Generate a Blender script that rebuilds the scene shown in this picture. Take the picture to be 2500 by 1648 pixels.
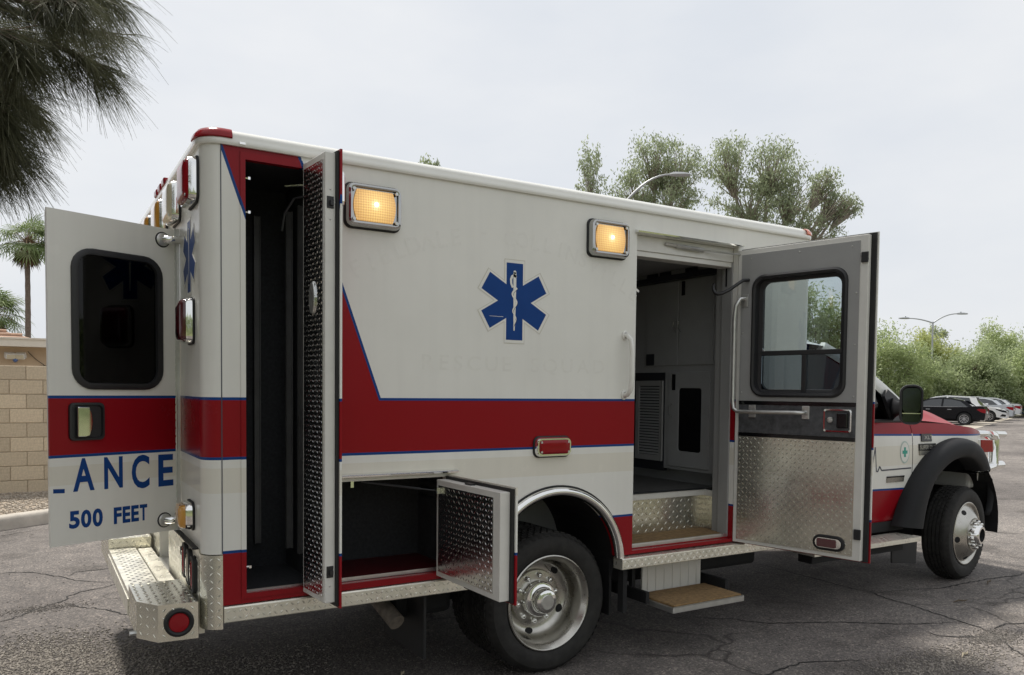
import bpy, bmesh, math, random
import numpy as np
from mathutils import Vector, Matrix, noise
from mathutils.geometry import tessellate_polygon
R = math.radians
for o in list(bpy.data.objects): bpy.data.objects.remove(o)
scene = bpy.context.scene
COL = scene.collection
random.seed(7); rng = np.random.default_rng(7)

# ------------------------------------------------------------------ camera
CAM = Vector((-0.712, -3.6544, 1.6164))
cam_d = bpy.data.cameras.new('camera'); cam = bpy.data.objects.new('camera', cam_d); COL.objects.link(cam)
ya, pt, ro = 0.5441, -0.0407, 0.0106
fw = Vector((math.sin(ya), math.cos(ya), 0)); rt = Vector((math.cos(ya), -math.sin(ya), 0)); up = Vector((0, 0, 1))
fw, up = fw*math.cos(pt)+up*math.sin(pt), up*math.cos(pt)-fw*math.sin(pt)
rt, up = rt*math.cos(ro)+up*math.sin(ro), up*math.cos(ro)-rt*math.sin(ro)
m = Matrix(((rt.x, up.x, -fw.x), (rt.y, up.y, -fw.y), (rt.z, up.z, -fw.z))).to_4x4(); m.translation = CAM
cam.matrix_world = m
cam_d.sensor_width = 36; cam_d.sensor_fit = 'HORIZONTAL'; cam_d.lens = 1930.41/2500*36; cam_d.shift_y = (1031.42-824)/2500
cam_d.clip_start = 0.05; cam_d.clip_end = 3000
scene.camera = cam

# ------------------------------------------------------------------ sky and sun
SUN_EL, SUN_AZ = R(62), R(-8)          # azimuth measured from +Y towards +X
sdir = Vector((math.sin(SUN_AZ)*math.cos(SUN_EL), math.cos(SUN_AZ)*math.cos(SUN_EL), math.sin(SUN_EL)))
w = bpy.data.worlds.new('World'); scene.world = w; w.use_nodes = True
nt = w.node_tree; nt.nodes.clear(); N = nt.nodes.new; Lk = nt.links.new
sky = N('ShaderNodeTexSky'); sky.sky_type = 'NISHITA'; sky.sun_disc = False
sky.sun_elevation = SUN_EL; sky.sun_rotation = SUN_AZ; sky.dust_density = 4; sky.air_density = 1.0
skys = N('ShaderNodeMixRGB'); skys.blend_type = 'MULTIPLY'; skys.inputs[0].default_value = 1; skys.inputs[2].default_value = (0.10, 0.10, 0.10, 1)
Lk(sky.outputs[0], skys.inputs[1])
tc = N('ShaderNodeTexCoord'); mp = N('ShaderNodeMapping'); mp.inputs['Scale'].default_value = (1.2, 1.2, 3.0)
Lk(tc.outputs['Generated'], mp.inputs[0])
nz = N('ShaderNodeTexNoise'); nz.inputs['Scale'].default_value = 1.7; nz.inputs['Detail'].default_value = 5; nz.inputs['Roughness'].default_value = 0.52
Lk(mp.outputs[0], nz.inputs[0])
cr = N('ShaderNodeValToRGB'); cr.color_ramp.elements[0].position = 0.33; cr.color_ramp.elements[0].color = (0.775, 0.812, 0.865, 1)
cr.color_ramp.elements[1].position = 0.66; cr.color_ramp.elements[1].color = (0.92, 0.93, 0.942, 1)
Lk(nz.outputs[0], cr.inputs[0])
mx = N('ShaderNodeMixRGB'); mx.inputs[0].default_value = 0.92       # cloud deck over the clear sky
Lk(skys.outputs[0], mx.inputs[1]); Lk(cr.outputs[0], mx.inputs[2])
bg = N('ShaderNodeBackground'); bg.inputs[1].default_value = 1.0
Lk(mx.outputs[0], bg.inputs[0]); wo = N('ShaderNodeOutputWorld'); Lk(bg.outputs[0], wo.inputs[0])
sun_d = bpy.data.lights.new('sun', 'SUN'); sun_d.energy = 4.3; sun_d.angle = R(7); sun_d.color = (1, 0.955, 0.88)
sun = bpy.data.objects.new('sun', sun_d); COL.objects.link(sun)
sun.rotation_euler = sdir.to_track_quat('Z', 'Y').to_euler(); sun.location = (0, 10, 20)
vs = scene.view_settings; vs.view_transform = 'Standard'; vs.look = 'None'; vs.exposure = 0.0; vs.gamma = 1.0

# ------------------------------------------------------------------ materials
MATS = {}
def pm(name, col, rough=0.5, metal=0.0, var=0.0, vscale=8.0, bump=0.0, bscale=60.0, coat=0.0, spec=0.5, emit=None, estr=0.0, rvar=0.0, coord='Object', bdist=0.01):
    mt = bpy.data.materials.new(name); mt.use_nodes = True; t = mt.node_tree; b = t.nodes['Principled BSDF']
    b.inputs['Base Color'].default_value = (*col, 1); b.inputs['Roughness'].default_value = rough; b.inputs['Metallic'].default_value = metal
    b.inputs['Specular IOR Level'].default_value = spec
    b.inputs['Coat Weight'].default_value = coat; b.inputs['Coat Roughness'].default_value = 0.04
    if emit: b.inputs['Emission Color'].default_value = (*emit, 1); b.inputs['Emission Strength'].default_value = estr
    c = None
    if var or bump or rvar:
        c = t.nodes.new('ShaderNodeTexCoord')
    if var:
        n = t.nodes.new('ShaderNodeTexNoise'); n.inputs['Scale'].default_value = vscale; n.inputs['Detail'].default_value = 6; n.inputs['Roughness'].default_value = 0.6
        t.links.new(c.outputs[coord], n.inputs[0])
        mr = t.nodes.new('ShaderNodeMapRange'); mr.inputs[1].default_value = 0.3; mr.inputs[2].default_value = 0.7; mr.inputs[3].default_value = 1-var; mr.inputs[4].default_value = 1+var
        t.links.new(n.outputs[0], mr.inputs[0])
        mm = t.nodes.new('ShaderNodeMixRGB'); mm.blend_type = 'MULTIPLY'; mm.inputs[0].default_value = 1; mm.inputs[1].default_value = (*col, 1)
        t.links.new(mr.outputs[0], mm.inputs[2]); t.links.new(mm.outputs[0], b.inputs['Base Color'])
    if rvar:
        n = t.nodes.new('ShaderNodeTexNoise'); n.inputs['Scale'].default_value = vscale*1.7; n.inputs['Detail'].default_value = 4
        t.links.new(c.outputs[coord], n.inputs[0])
        mr = t.nodes.new('ShaderNodeMapRange'); mr.inputs[1].default_value = 0.3; mr.inputs[2].default_value = 0.7; mr.inputs[3].default_value = max(0.02, rough-rvar); mr.inputs[4].default_value = rough+rvar
        t.links.new(n.outputs[0], mr.inputs[0]); t.links.new(mr.outputs[0], b.inputs['Roughness'])
    if bump:
        n = t.nodes.new('ShaderNodeTexNoise'); n.inputs['Scale'].default_value = bscale; n.inputs['Detail'].default_value = 5
        t.links.new(c.outputs[coord], n.inputs[0])
        bp = t.nodes.new('ShaderNodeBump'); bp.inputs['Strength'].default_value = bump; bp.inputs['Distance'].default_value = bdist
        t.links.new(n.outputs[0], bp.inputs['Height']); t.links.new(bp.outputs[0], b.inputs['Normal'])
    MATS[name] = mt; return mt

WHITE = (0.80, 0.79, 0.74); RED = (0.27, 0.007, 0.013); BLUE = (0.008, 0.052, 0.22); BEIGE = (0.75, 0.72, 0.635)
def livery(name, bands, blues=0.013, diag=None, xoff=0.0, beige=None, red2=None):
    """paint with red bands (list of (zlo, zhi)) edged in blue; diag = two lines (x, z, x, z) bounding a diagonal red band"""
    mt = pm(name, WHITE, 0.22, coat=0.0, spec=0.2); t = mt.node_tree; b = t.nodes['Principled BSDF']; L = t.links.new
    def V(x):
        return x
    def mth(op, a, c=None):
        n = t.nodes.new('ShaderNodeMath'); n.operation = op
        for i, q in enumerate((a, c)):
            if q is None: continue
            if isinstance(q, (int, float)): n.inputs[i].default_value = q
            else: L(q, n.inputs[i])
        return n.outputs[0]
    tc = t.nodes.new('ShaderNodeTexCoord'); sx = t.nodes.new('ShaderNodeSeparateXYZ'); L(tc.outputs['Object'], sx.inputs[0])
    z = sx.outputs[2]; x = mth('ADD', sx.outputs[0], xoff)
    s = None
    for lo, hi, sl in bands:
        zz = mth('SUBTRACT', z, mth('MULTIPLY', x, sl)) if sl else z
        q = mth('MINIMUM', mth('SUBTRACT', hi, zz), mth('SUBTRACT', zz, lo))
        s = q if s is None else mth('MAXIMUM', s, q)
    if diag:
        ds = []
        for (x0, z0, x1, z1, sg) in diag:
            dx, dz = x1-x0, z1-z0; l = math.hypot(dx, dz); nx, nz_ = dz/l*sg, -dx/l*sg
            ds.append(mth('ADD', mth('ADD', mth('MULTIPLY', x, nx), mth('MULTIPLY', z, nz_)), -(nx*x0+nz_*z0)))
        q = mth('MINIMUM', mth('MINIMUM', ds[0], ds[1]), mth('SUBTRACT', z, 1.45))
        s = mth('MAXIMUM', s, q)
    isred = mth('GREATER_THAN', s, blues); isblue = mth('GREATER_THAN', s, 0.0)
    base = t.nodes.new('ShaderNodeMixRGB'); base.inputs[1].default_value = (*WHITE, 1); base.inputs[2].default_value = (*BEIGE, 1); base.inputs[0].default_value = 0
    if beige:
        L(mth('MULTIPLY', mth('GREATER_THAN', z, beige[0]), mth('LESS_THAN', z, beige[1])), base.inputs[0])
    # road film: uneven, a little stronger low down on the panels where spray reaches
    nz = t.nodes.new('ShaderNodeTexNoise'); nz.inputs['Scale'].default_value = 2.3; nz.inputs['Detail'].default_value = 7; nz.inputs['Roughness'].default_value = 0.62
    L(tc.outputs['Object'], nz.inputs[0])
    mr = t.nodes.new('ShaderNodeMapRange'); mr.inputs[1].default_value = 0.3; mr.inputs[2].default_value = 0.72; mr.inputs[3].default_value = 0.955; mr.inputs[4].default_value = 1.02
    L(nz.outputs[0], mr.inputs[0])
    dm = t.nodes.new('ShaderNodeMixRGB'); dm.blend_type = 'MULTIPLY'; dm.inputs[0].default_value = 1; L(base.outputs[0], dm.inputs[1]); L(mr.outputs[0], dm.inputs[2])
    sm = t.nodes.new('ShaderNodeMapping'); sm.inputs['Scale'].default_value = (16, 16, .7); L(tc.outputs['Object'], sm.inputs[0])
    sn = t.nodes.new('ShaderNodeTexNoise'); sn.inputs['Scale'].default_value = 1.0; sn.inputs['Detail'].default_value = 5; L(sm.outputs[0], sn.inputs[0])
    sr = t.nodes.new('ShaderNodeMapRange'); sr.inputs[1].default_value = .48; sr.inputs[2].default_value = .75; sr.inputs[3].default_value = 1.0; sr.inputs[4].default_value = .965; L(sn.outputs[0], sr.inputs[0])
    dm2 = t.nodes.new('ShaderNodeMixRGB'); dm2.blend_type = 'MULTIPLY'; dm2.inputs[0].default_value = 1; L(dm.outputs[0], dm2.inputs[1]); L(sr.outputs[0], dm2.inputs[2]); dm = dm2
    m1 = t.nodes.new('ShaderNodeMixRGB'); L(isblue, m1.inputs[0]); L(dm.outputs[0], m1.inputs[1]); m1.inputs[2].default_value = (*BLUE, 1)
    m2 = t.nodes.new('ShaderNodeMixRGB'); L(isred, m2.inputs[0]); L(m1.outputs[0], m2.inputs[1]); m2.inputs[2].default_value = (*RED, 1)
    L(m2.outputs[0], b.inputs['Base Color'])
    r2 = t.nodes.new('ShaderNodeMapRange'); r2.inputs[1].default_value = 0.3; r2.inputs[2].default_value = 0.7; r2.inputs[3].default_value = 0.20; r2.inputs[4].default_value = 0.29
    L(nz.outputs[0], r2.inputs[0]); L(r2.outputs[0], b.inputs['Roughness'])
    wv = t.nodes.new('ShaderNodeTexNoise'); wv.inputs['Scale'].default_value = 2.6; wv.inputs['Detail'].default_value = 1.5; L(tc.outputs['Object'], wv.inputs[0])
    bp = t.nodes.new('ShaderNodeBump'); bp.inputs['Strength'].default_value = .22; bp.inputs['Distance'].default_value = .02; L(wv.outputs[0], bp.inputs['Height']); L(bp.outputs[0], b.inputs['Normal'])
    return mt

ZU, ZL, ZB = 1.572, 1.293, 0.886
BANDS = [(ZL, ZU, 0), (-1.0, ZB, 0)]
# diagonal: left edge from the top of the rear seam, right edge running up from the stripe
DIAG = [(-0.006, 2.671, 0.375, 1.572, -1), (0.745, 1.572, 0.352, 2.671, -1)]
M_body = livery('module_paint', BANDS, diag=DIAG, beige=(1.144, 1.256))
M_rear = livery('module_paint_rear', [(ZL, ZU, 0)], beige=(1.144, 1.256))
M_tall = livery('tall_door_paint', BANDS, diag=DIAG, xoff=0.373, beige=(1.144, 1.256))
M_door = livery('door_paint', BANDS, beige=(1.144, 1.256))
M_rdoor = livery('rear_door_paint', [(ZL, ZU, 0)], beige=(1.17, 1.256))
M_cab = livery('cab_paint', [(1.385, 2.4, -0.02), (-1, 0.95, -0.018)], blues=0.016, beige=(1.04, 1.20))
M_white = pm('white_paint', WHITE, 0.24, var=0.05, vscale=3, coat=0.5)
M_cabwhite = pm('cab_white', (0.72, 0.72, 0.69), 0.2, coat=0.6)
M_red = pm('red_paint', RED, 0.22, coat=0.5, var=0.06, vscale=4)
M_frame = pm('frame_paint', (0.68, 0.67, 0.63), 0.3, var=0.05)
M_alu = pm('tread_aluminium', (0.79, 0.765, 0.67), 0.32, 0.65, var=0.12, vscale=9, rvar=0.09)
M_aluD = pm('dull_aluminium', (0.62, 0.62, 0.60), 0.38, 0.85, var=0.10, vscale=14, rvar=0.08)
M_chrome = pm('chrome', (0.82, 0.82, 0.80), 0.07, 1.0, rvar=0.03)
M_aluM = pm('mirror_tread_aluminium', (0.68, 0.68, 0.67), 0.22, 1.0, var=0.08, vscale=9, rvar=0.04)
M_aluS = pm('satin_tread_aluminium', (0.75, 0.73, 0.63), 0.22, 0.85, var=0.08, vscale=5, rvar=0.06)
M_dchrome = pm('dark_chrome', (0.42, 0.42, 0.41), 0.12, 1.0, rvar=0.04)
M_rubber = pm('black_rubber', (0.012, 0.012, 0.013), 0.6, var=0.2, vscale=20)
M_plastic = pm('black_plastic', (0.018, 0.018, 0.02), 0.42, bump=0.15, bscale=400, bdist=0.001)
M_flare = pm('flare_plastic', (0.016, 0.0165, 0.018), 0.6, spec=0.25, var=0.12, vscale=5, bump=0.1, bscale=500, bdist=0.001)
M_tyre = pm('tyre', (0.020, 0.019, 0.0175), 0.8, var=0.45, vscale=14, bump=0.25, bscale=90, bdist=0.003)
M_dark = pm('dark_underbody', (0.010, 0.010, 0.011), 0.8, var=0.3, vscale=9)
M_carpet = pm('compartment_lining', (0.034, 0.036, 0.040), 0.9, var=0.3, vscale=60, bump=0.4, bscale=260, bdist=0.003)
M_redfloor = pm('compartment_floor', (0.075, 0.005, 0.008), 0.4, var=0.2)
M_grey = pm('interior_laminate', (0.30, 0.305, 0.305), 0.38, var=0.05)
M_greyd = pm('interior_trim_dark', (0.018, 0.020, 0.024), 0.45)
M_vinyl = pm('door_panel_vinyl', (0.30, 0.30, 0.295), 0.5, var=0.04, bump=0.1, bscale=300, bdist=0.001)
M_mottle = pm('mottled_vinyl', (0.075, 0.077, 0.083), 0.5, var=0.45, vscale=28)
M_floor = pm('vinyl_floor', (0.10, 0.098, 0.095), 0.35, var=0.2, vscale=12)
M_mat = pm('coir_mat', (0.26, 0.165, 0.075), 0.95, var=0.3, vscale=40, bump=0.8, bscale=320, bdist=0.006)
M_decal = pm('blue_decal', (0.008, 0.052, 0.22), 0.4, var=0.05, spec=0.15)
M_wdecal = pm('white_decal', (0.76, 0.75, 0.70), 0.4)
M_keyline = pm('cream_keyline', (0.60, 0.575, 0.50), 0.35)
M_ghost = pm('ghost_adhesive', (0.778, 0.766, 0.714), 0.25, var=0.04, vscale=30)
M_black = pm('black_gloss', (0.006, 0.006, 0.007), 0.15)
M_lensred = pm('red_lens', (0.27, 0.004, 0.010), 0.18, coat=0.1, spec=0.3, bump=0.2, bscale=120, bdist=0.001)
M_lensdark = pm('dark_red_lens', (0.075, 0.006, 0.012), 0.08, coat=1.0)
M_lensamb = pm('amber_lens', (0.62, 0.30, 0.05), 0.10, coat=1.0)
M_lensclear = pm('clear_lens', (0.66, 0.60, 0.44), 0.08, coat=1.0)
M_lensor = pm('orange_lens', (0.75, 0.14, 0.02), 0.12, coat=1.0)
M_green = pm('green_print', (0.03, 0.33, 0.25), 0.4)
M_pale = pm('pale_print', (0.45, 0.55, 0.50), 0.4)
M_dgrey = pm('dark_grey_print', (0.06, 0.065, 0.09), 0.4)
M_badge = pm('badge_silver', (0.35, 0.34, 0.31), 0.25, 0.8)

def lit_lens():
    mt = bpy.data.materials.new('lit_floodlight_lens'); mt.use_nodes = True; t = mt.node_tree; b = t.nodes['Principled BSDF']; L = t.links.new
    b.inputs['Base Color'].default_value = (0.75, 0.5, 0.22, 1); b.inputs['Roughness'].default_value = 0.12
    tc = t.nodes.new('ShaderNodeTexCoord'); sx = t.nodes.new('ShaderNodeSeparateXYZ'); L(tc.outputs['Object'], sx.inputs[0])
    # local coordinates run -1..1 across the lens: hot filament, warm reflector bowl, ribbed glass
    vl = t.nodes.new('ShaderNodeVectorMath'); vl.operation = 'DISTANCE'; vl.inputs[1].default_value = (0.0, 0, 0.004)
    mp = t.nodes.new('ShaderNodeMapping'); mp.inputs['Scale'].default_value = (1, 0, 1); L(tc.outputs['Object'], mp.inputs[0]); L(mp.outputs[0], vl.inputs[0])
    r = t.nodes.new('ShaderNodeValToRGB'); e = r.color_ramp.elements
    e[0].position = 0.0; e[0].color = (1, 0.93, 0.70, 1); e[1].position = 1.0; e[1].color = (0.50, 0.26, 0.07, 1)
    k = r.color_ramp.elements.new(0.12); k.color = (1, 0.86, 0.48, 1); k = r.color_ramp.elements.new(0.30); k.color = (0.86, 0.56, 0.19, 1)
    mr = t.nodes.new('ShaderNodeMapRange'); mr.inputs[1].default_value = 0; mr.inputs[2].default_value = 0.10; L(vl.outputs['Value'], mr.inputs[0]); L(mr.outputs[0], r.inputs[0])
    wv = t.nodes.new('ShaderNodeTexWave'); wv.bands_direction = 'X'; wv.inputs['Scale'].default_value = 26; L(tc.outputs['Object'], wv.inputs[0])
    wz = t.nodes.new('ShaderNodeTexWave'); wz.bands_direction = 'Z'; wz.inputs['Scale'].default_value = 26; L(tc.outputs['Object'], wz.inputs[0])
    ad = t.nodes.new('ShaderNodeMath'); ad.operation = 'ADD'; L(wv.outputs['Fac'], ad.inputs[0]); L(wz.outputs['Fac'], ad.inputs[1])
    m2 = t.nodes.new('ShaderNodeMapRange'); m2.inputs[1].default_value = 0; m2.inputs[2].default_value = 2; m2.inputs[3].default_value = 0.50; m2.inputs[4].default_value = 1.2; L(ad.outputs[0], m2.inputs[0])
    mm = t.nodes.new('ShaderNodeMixRGB'); mm.blend_type = 'MULTIPLY'; mm.inputs[0].default_value = 1; L(r.outputs[0], mm.inputs[1]); L(m2.outputs[0], mm.inputs[2])
    L(mm.outputs[0], b.inputs['Emission Color']); b.inputs['Emission Strength'].default_value = 0.95
    bp = t.nodes.new('ShaderNodeBump'); bp.inputs['Strength'].default_value = 0.3; bp.inputs['Distance'].default_value = 0.002; L(ad.outputs[0], bp.inputs['Height']); L(bp.outputs[0], b.inputs['Normal'])
    return mt
M_lit = lit_lens()
M_bulb = pm('lit_bulb', (1, 0.6, 0.2), 0.3, emit=(1, 0.50, 0.14), estr=1.6)
M_fil = pm('lit_filament', (1, 0.9, 0.6), 0.3, emit=(1, 0.86, 0.55), estr=3.0)

def glass(name, tint, refl_rough=0.02, ior=1.5):
    mt = bpy.data.materials.new(name); mt.use_nodes = True; t = mt.node_tree; t.nodes.remove(t.nodes['Principled BSDF']); L = t.links.new
    o = t.nodes['Material Output']; tr = t.nodes.new('ShaderNodeBsdfTransparent'); tr.inputs[0].default_value = (*tint, 1)
    gl = t.nodes.new('ShaderNodeBsdfGlossy'); gl.inputs['Roughness'].default_value = refl_rough; gl.inputs[0].default_value = (1, 1, 1, 1)
    fr = t.nodes.new('ShaderNodeFresnel'); fr.inputs[0].default_value = ior
    mi = t.nodes.new('ShaderNodeMixShader'); L(fr.outputs[0], mi.inputs[0]); L(tr.outputs[0], mi.inputs[1]); L(gl.outputs[0], mi.inputs[2]); L(mi.outputs[0], o.inputs[0])
    return mt
M_glass = glass('clear_glass', (0.72, 0.77, 0.78))
M_glassd = glass('tinted_glass', (0.16, 0.19, 0.20))
M_glassm = glass('smoked_glass', (0.42, 0.47, 0.50))
M_glassrear = glass('dark_rear_glass', (0.035, 0.045, 0.055), ior=1.33)

# ------------------------------------------------------------------ mesh building
class MB:
    def __init__(s): s.v = []; s.f = []
    def add(s, vs, fs, M=None):
        n = len(s.v)
        s.v += [tuple(M @ Vector(p)) for p in vs] if M else [tuple(p) for p in vs]
        s.f += [tuple(i+n for i in q) for q in fs]; return s
    def box(s, x0, x1, y0, y1, z0, z1, M=None):
        return s.add([(x0, y0, z0), (x1, y0, z0), (x1, y1, z0), (x0, y1, z0), (x0, y0, z1), (x1, y0, z1), (x1, y1, z1), (x0, y1, z1)],
                     [(0, 3, 2, 1), (4, 5, 6, 7), (0, 1, 5, 4), (1, 2, 6, 5), (2, 3, 7, 6), (3, 0, 4, 7)], M)
    def prism(s, poly, fn, w0, w1, holes=(), caps=(True, True)):
        loops = [list(poly)]+[list(h) for h in holes]; flat = [p for l in loops for p in l]; n = len(flat)
        vs = [fn(u, v, w0) for u, v in flat]+[fn(u, v, w1) for u, v in flat]; fs = []
        tris = tessellate_polygon([[Vector((u, v, 0)) for u, v in l] for l in loops])
        if caps[0]: fs += [tuple(t) for t in tris]
        if caps[1]: fs += [tuple(i+n for i in reversed(t)) for t in tris]
        k = 0
        for l in loops:
            for i in range(len(l)):
                a, b = k+i, k+(i+1) % len(l); fs.append((a, b, b+n, a+n))
            k += len(l)
        return s.add(vs, fs)
    def tube(s, pts, r, n=8, caps=True, closed=False):
        pts = [Vector(p) for p in pts]; rs = r if isinstance(r, (list, tuple)) else [r]*len(pts); vs = []; fs = []; prev = None; m = len(pts)
        for i, p in enumerate(pts):
            a = pts[(i-1) % m] if (closed or i > 0) else p; b = pts[(i+1) % m] if (closed or i < m-1) else p
            d = (b-a).normalized()
            if prev is None:
                u = d.orthogonal().normalized()
            else:
                u = (prev-d*prev.dot(d)).normalized()
            prev = u; v = d.cross(u)
            for k in range(n):
                t = 2*math.pi*k/n; vs.append(p+u*(rs[i]*math.cos(t))+v*(rs[i]*math.sin(t)))
        for i in range(m if closed else m-1):
            j = (i+1) % m
            for k in range(n): fs.append((i*n+k, i*n+(k+1) % n, j*n+(k+1) % n, j*n+k))
        if caps and not closed: fs += [tuple(range(n-1, -1, -1)), tuple(range((m-1)*n, m*n))]
        return s.add(vs, fs)
    def lathe(s, prof, fn, n=32, cap0=False, cap1=False):
        vs = []; fs = []; m = len(prof)
        for k in range(n):
            t = 2*math.pi*k/n
            for r, h in prof: vs.append(fn(r*math.cos(t), r*math.sin(t), h))
        for k in range(n):
            j = (k+1) % n
            for i in range(m-1): fs.append((k*m+i, j*m+i, j*m+i+1, k*m+i+1))
        if cap0: fs.append(tuple(k*m for k in range(n)))
        if cap1: fs.append(tuple(k*m+m-1 for k in reversed(range(n))))
        return s.add(vs, fs)
    def grid(s, fn, nu, nv, closed_u=False):
        vs = [fn(i/(nu), j/(nv)) for i in range(nu+1) for j in range(nv+1)]
        return s.add(vs, [(i*(nv+1)+j, (i+1)*(nv+1)+j, (i+1)*(nv+1)+j+1, i*(nv+1)+j+1) for i in range(nu) for j in range(nv)])
    def build(s, name, mat, parent=None, smooth=None, bevel=0.0, seg=2, norm=True, loc=None, rotz=0.0, solid=0.0):
        me = bpy.data.meshes.new(name); me.from_pydata(s.v, [], s.f)
        if norm:
            bm = bmesh.new(); bm.from_mesh(me); bmesh.ops.recalc_face_normals(bm, faces=bm.faces); bm.to_mesh(me); bm.free()
        if mat: me.materials.append(mat)
        if smooth is not None:
            me.polygons.foreach_set('use_smooth', [True]*len(me.polygons)); me.set_sharp_from_angle(angle=R(smooth))
        o = bpy.data.objects.new(name, me); COL.objects.link(o); attach(o, parent)
        if loc: o.location = loc; o.rotation_euler = (0, 0, rotz)
        if solid:
            sm = o.modifiers.new('thickness', 'SOLIDIFY'); sm.thickness = solid; sm.offset = 0
        if bevel:
            b = o.modifiers.new('bevel', 'BEVEL'); b.width = bevel; b.segments = seg; b.limit_method = 'ANGLE'; b.angle_limit = R(40)
            b.harden_normals = False
        return o
def attach(o, parent):
    if parent is None: return
    o.parent = parent
    if parent.type == 'EMPTY' and parent.get('worldspace'):
        o.matrix_parent_inverse = Matrix.Translation(-Vector(parent.location))
def empty(name, loc, label, cat, group=None, rotz=0.0, worldspace=False):
    o = bpy.data.objects.new(name, None); COL.objects.link(o); o.location = loc; o.rotation_euler = (0, 0, rotz); o.empty_display_size = 0.2
    o['label'] = label; o['category'] = cat
    if group: o['group'] = group
    if worldspace: o['worldspace'] = 1
    return o
def tag(o, label, cat, group=None):
    o['label'] = label; o['category'] = cat
    if group: o['group'] = group
    return o
def rrect(cu, cv, w, h, r, seg=5):
    pts = []
    for (sx, sy, a0) in ((1, 1, 0), (-1, 1, 90), (-1, -1, 180), (1, -1, 270)):
        for k in range(seg+1):
            a = R(a0+90*k/seg); pts.append((cu+sx*(w/2-r)+r*math.cos(a), cv+sy*(h/2-r)+r*math.sin(a)))
    return pts
XZ = lambda u, v, w_: (u, w_, v)        # profile in X-Z, extruded along Y
YZ = lambda u, v, w_: (w_, u, v)        # profile in Y-Z, extruded along X
XY = lambda u, v, w_: (u, v, w_)
def bars(mb, fn, u0, u1, v0, v1, pitch=0.027, L=0.025, W=0.0075, h=0.0017, skip=None):
    """raised lozenges of tread plate, alternately turned; fn(u, v, n) -> point"""
    nu = max(1, int((u1-u0)/pitch)); nv = max(1, int((v1-v0)/pitch)); c = 0.7071
    for i in range(nu):
        for j in range(nv):
            u = u0+(u1-u0)*(i+.5)/nu; v = v0+(v1-v0)*(j+.5)/nv; s = 1 if (i+j) % 2 else -1
            if skip and skip(u, v): continue
            a = (c, s*c); b = (-s*c, c)
            mb.add([fn(u-a[0]*L/2, v-a[1]*L/2, 0), fn(u+b[0]*W/2, v+b[1]*W/2, 0), fn(u+a[0]*L/2, v+a[1]*L/2, 0), fn(u-b[0]*W/2, v-b[1]*W/2, 0), fn(u, v, h)],
                   [(0, 3, 4), (3, 2, 4), (2, 1, 4), (1, 0, 4)])
def text_mesh(txt, h, bold=0.0, xs=1.0, align='LEFT', space=1.0):
    """flat letters, cap height h, lower-left at the origin, in the X-Z plane facing -Y"""
    cu = bpy.data.curves.new('t', 'FONT'); cu.body = txt; cu.size = 1.0; cu.offset = bold; cu.align_x = align; cu.space_character = space; cu.resolution_u = 4
    o = bpy.data.objects.new('t', cu); COL.objects.link(o)
    dg = bpy.context.evaluated_depsgraph_get(); me = bpy.data.meshes.new_from_object(o.evaluated_get(dg))
    bpy.data.objects.remove(o); bpy.data.curves.remove(cu)
    vs = [(v.co.x, v.co.y) for v in me.vertices]; fs = [tuple(p.vertices) for p in me.polygons]
    ym = max(v[1] for v in vs); y0 = min(0.0, min(v[1] for v in vs)) if False else 0.0
    k = h/ym; x0 = min(v[0] for v in vs) if align == 'LEFT' else 0
    bpy.data.meshes.remove(me)
    return [((x-x0)*k*xs, y*k) for x, y in vs], fs
def put_text(mb, txt, h, fn, **kw):
    vs, fs = text_mesh(txt, h, **kw); mb.add([fn(x, z) for x, z in vs], fs); return max(v[0] for v in vs)
def star_outline(cx, cz, Rr, w_):
    pts = []
    for k in range(6):
        a = math.pi/2-k*math.pi/3; c, s = math.cos(a), math.sin(a)
        pts.append((cx+Rr*c-w_*s, cz+Rr*s+w_*c)); pts.append((cx+Rr*c+w_*s, cz+Rr*s-w_*c))
        b = a-math.pi/6; q = w_/math.sin(math.pi/6)
        pts.append((cx+q*math.cos(b), cz+q*math.sin(b)))
    return pts
# ================================================================== AMBULANCE
AMB = empty('ambulance', (2.9, 1.22, 0), 'white ambulance with red stripes, its rear, side and compartment doors standing open', 'ambulance', worldspace=True)
BW = 2.44; XF = 3.934; ZT = 2.685; XR = -0.08
def ring_loft(mb, loops, cap=True, cap0=False):
    n = len(loops[0]); k = len(mb.v); vs = [p for l in loops for p in l]; fs = []
    for i in range(len(loops)-1):
        for j in range(n): fs.append((i*n+j, i*n+(j+1) % n, (i+1)*n+(j+1) % n, (i+1)*n+j))
    if cap: fs.append(tuple((len(loops)-1)*n+j for j in range(n)))
    if cap0: fs.append(tuple(range(n-1, -1, -1)))
    mb.add(vs, fs); return mb
# ---- side wall with its openings
AX, AZ, AR = 1.80, 0.596, 0.435
a0 = math.asin((0.64-AZ)/AR)
arc = [(AX+AR*math.cos(a), AZ+AR*math.sin(a)) for a in [math.pi-a0-(math.pi-2*a0)*k/36 for k in range(37)]]
outline = [(0.0, 0.64)]+arc+[(XF-.08, 0.64), (XF-.08, ZT), (0.0, ZT)]
rect = lambda x0, x1, z0, z1: [(x0, z0), (x0, z1), (x1, z1), (x1, z0)]
T0, T1, TZ0, TZ1 = 0.098, 0.392, 0.682, 2.628
B0, B1, BZ0, BZ1 = 0.45, 1.105, 0.672, 1.168
D0, D1, DZ0, DZ1 = 2.350, 3.195, 0.662, 2.552
mb = MB().prism(outline, XZ, 0.0, 0.04, holes=[rect(T0, T1, TZ0, TZ1), rect(B0, B1, BZ0, BZ1), rect(D0, D1, DZ0, DZ1)])
side_wall = mb.build('side_wall', M_body, AMB)
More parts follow.
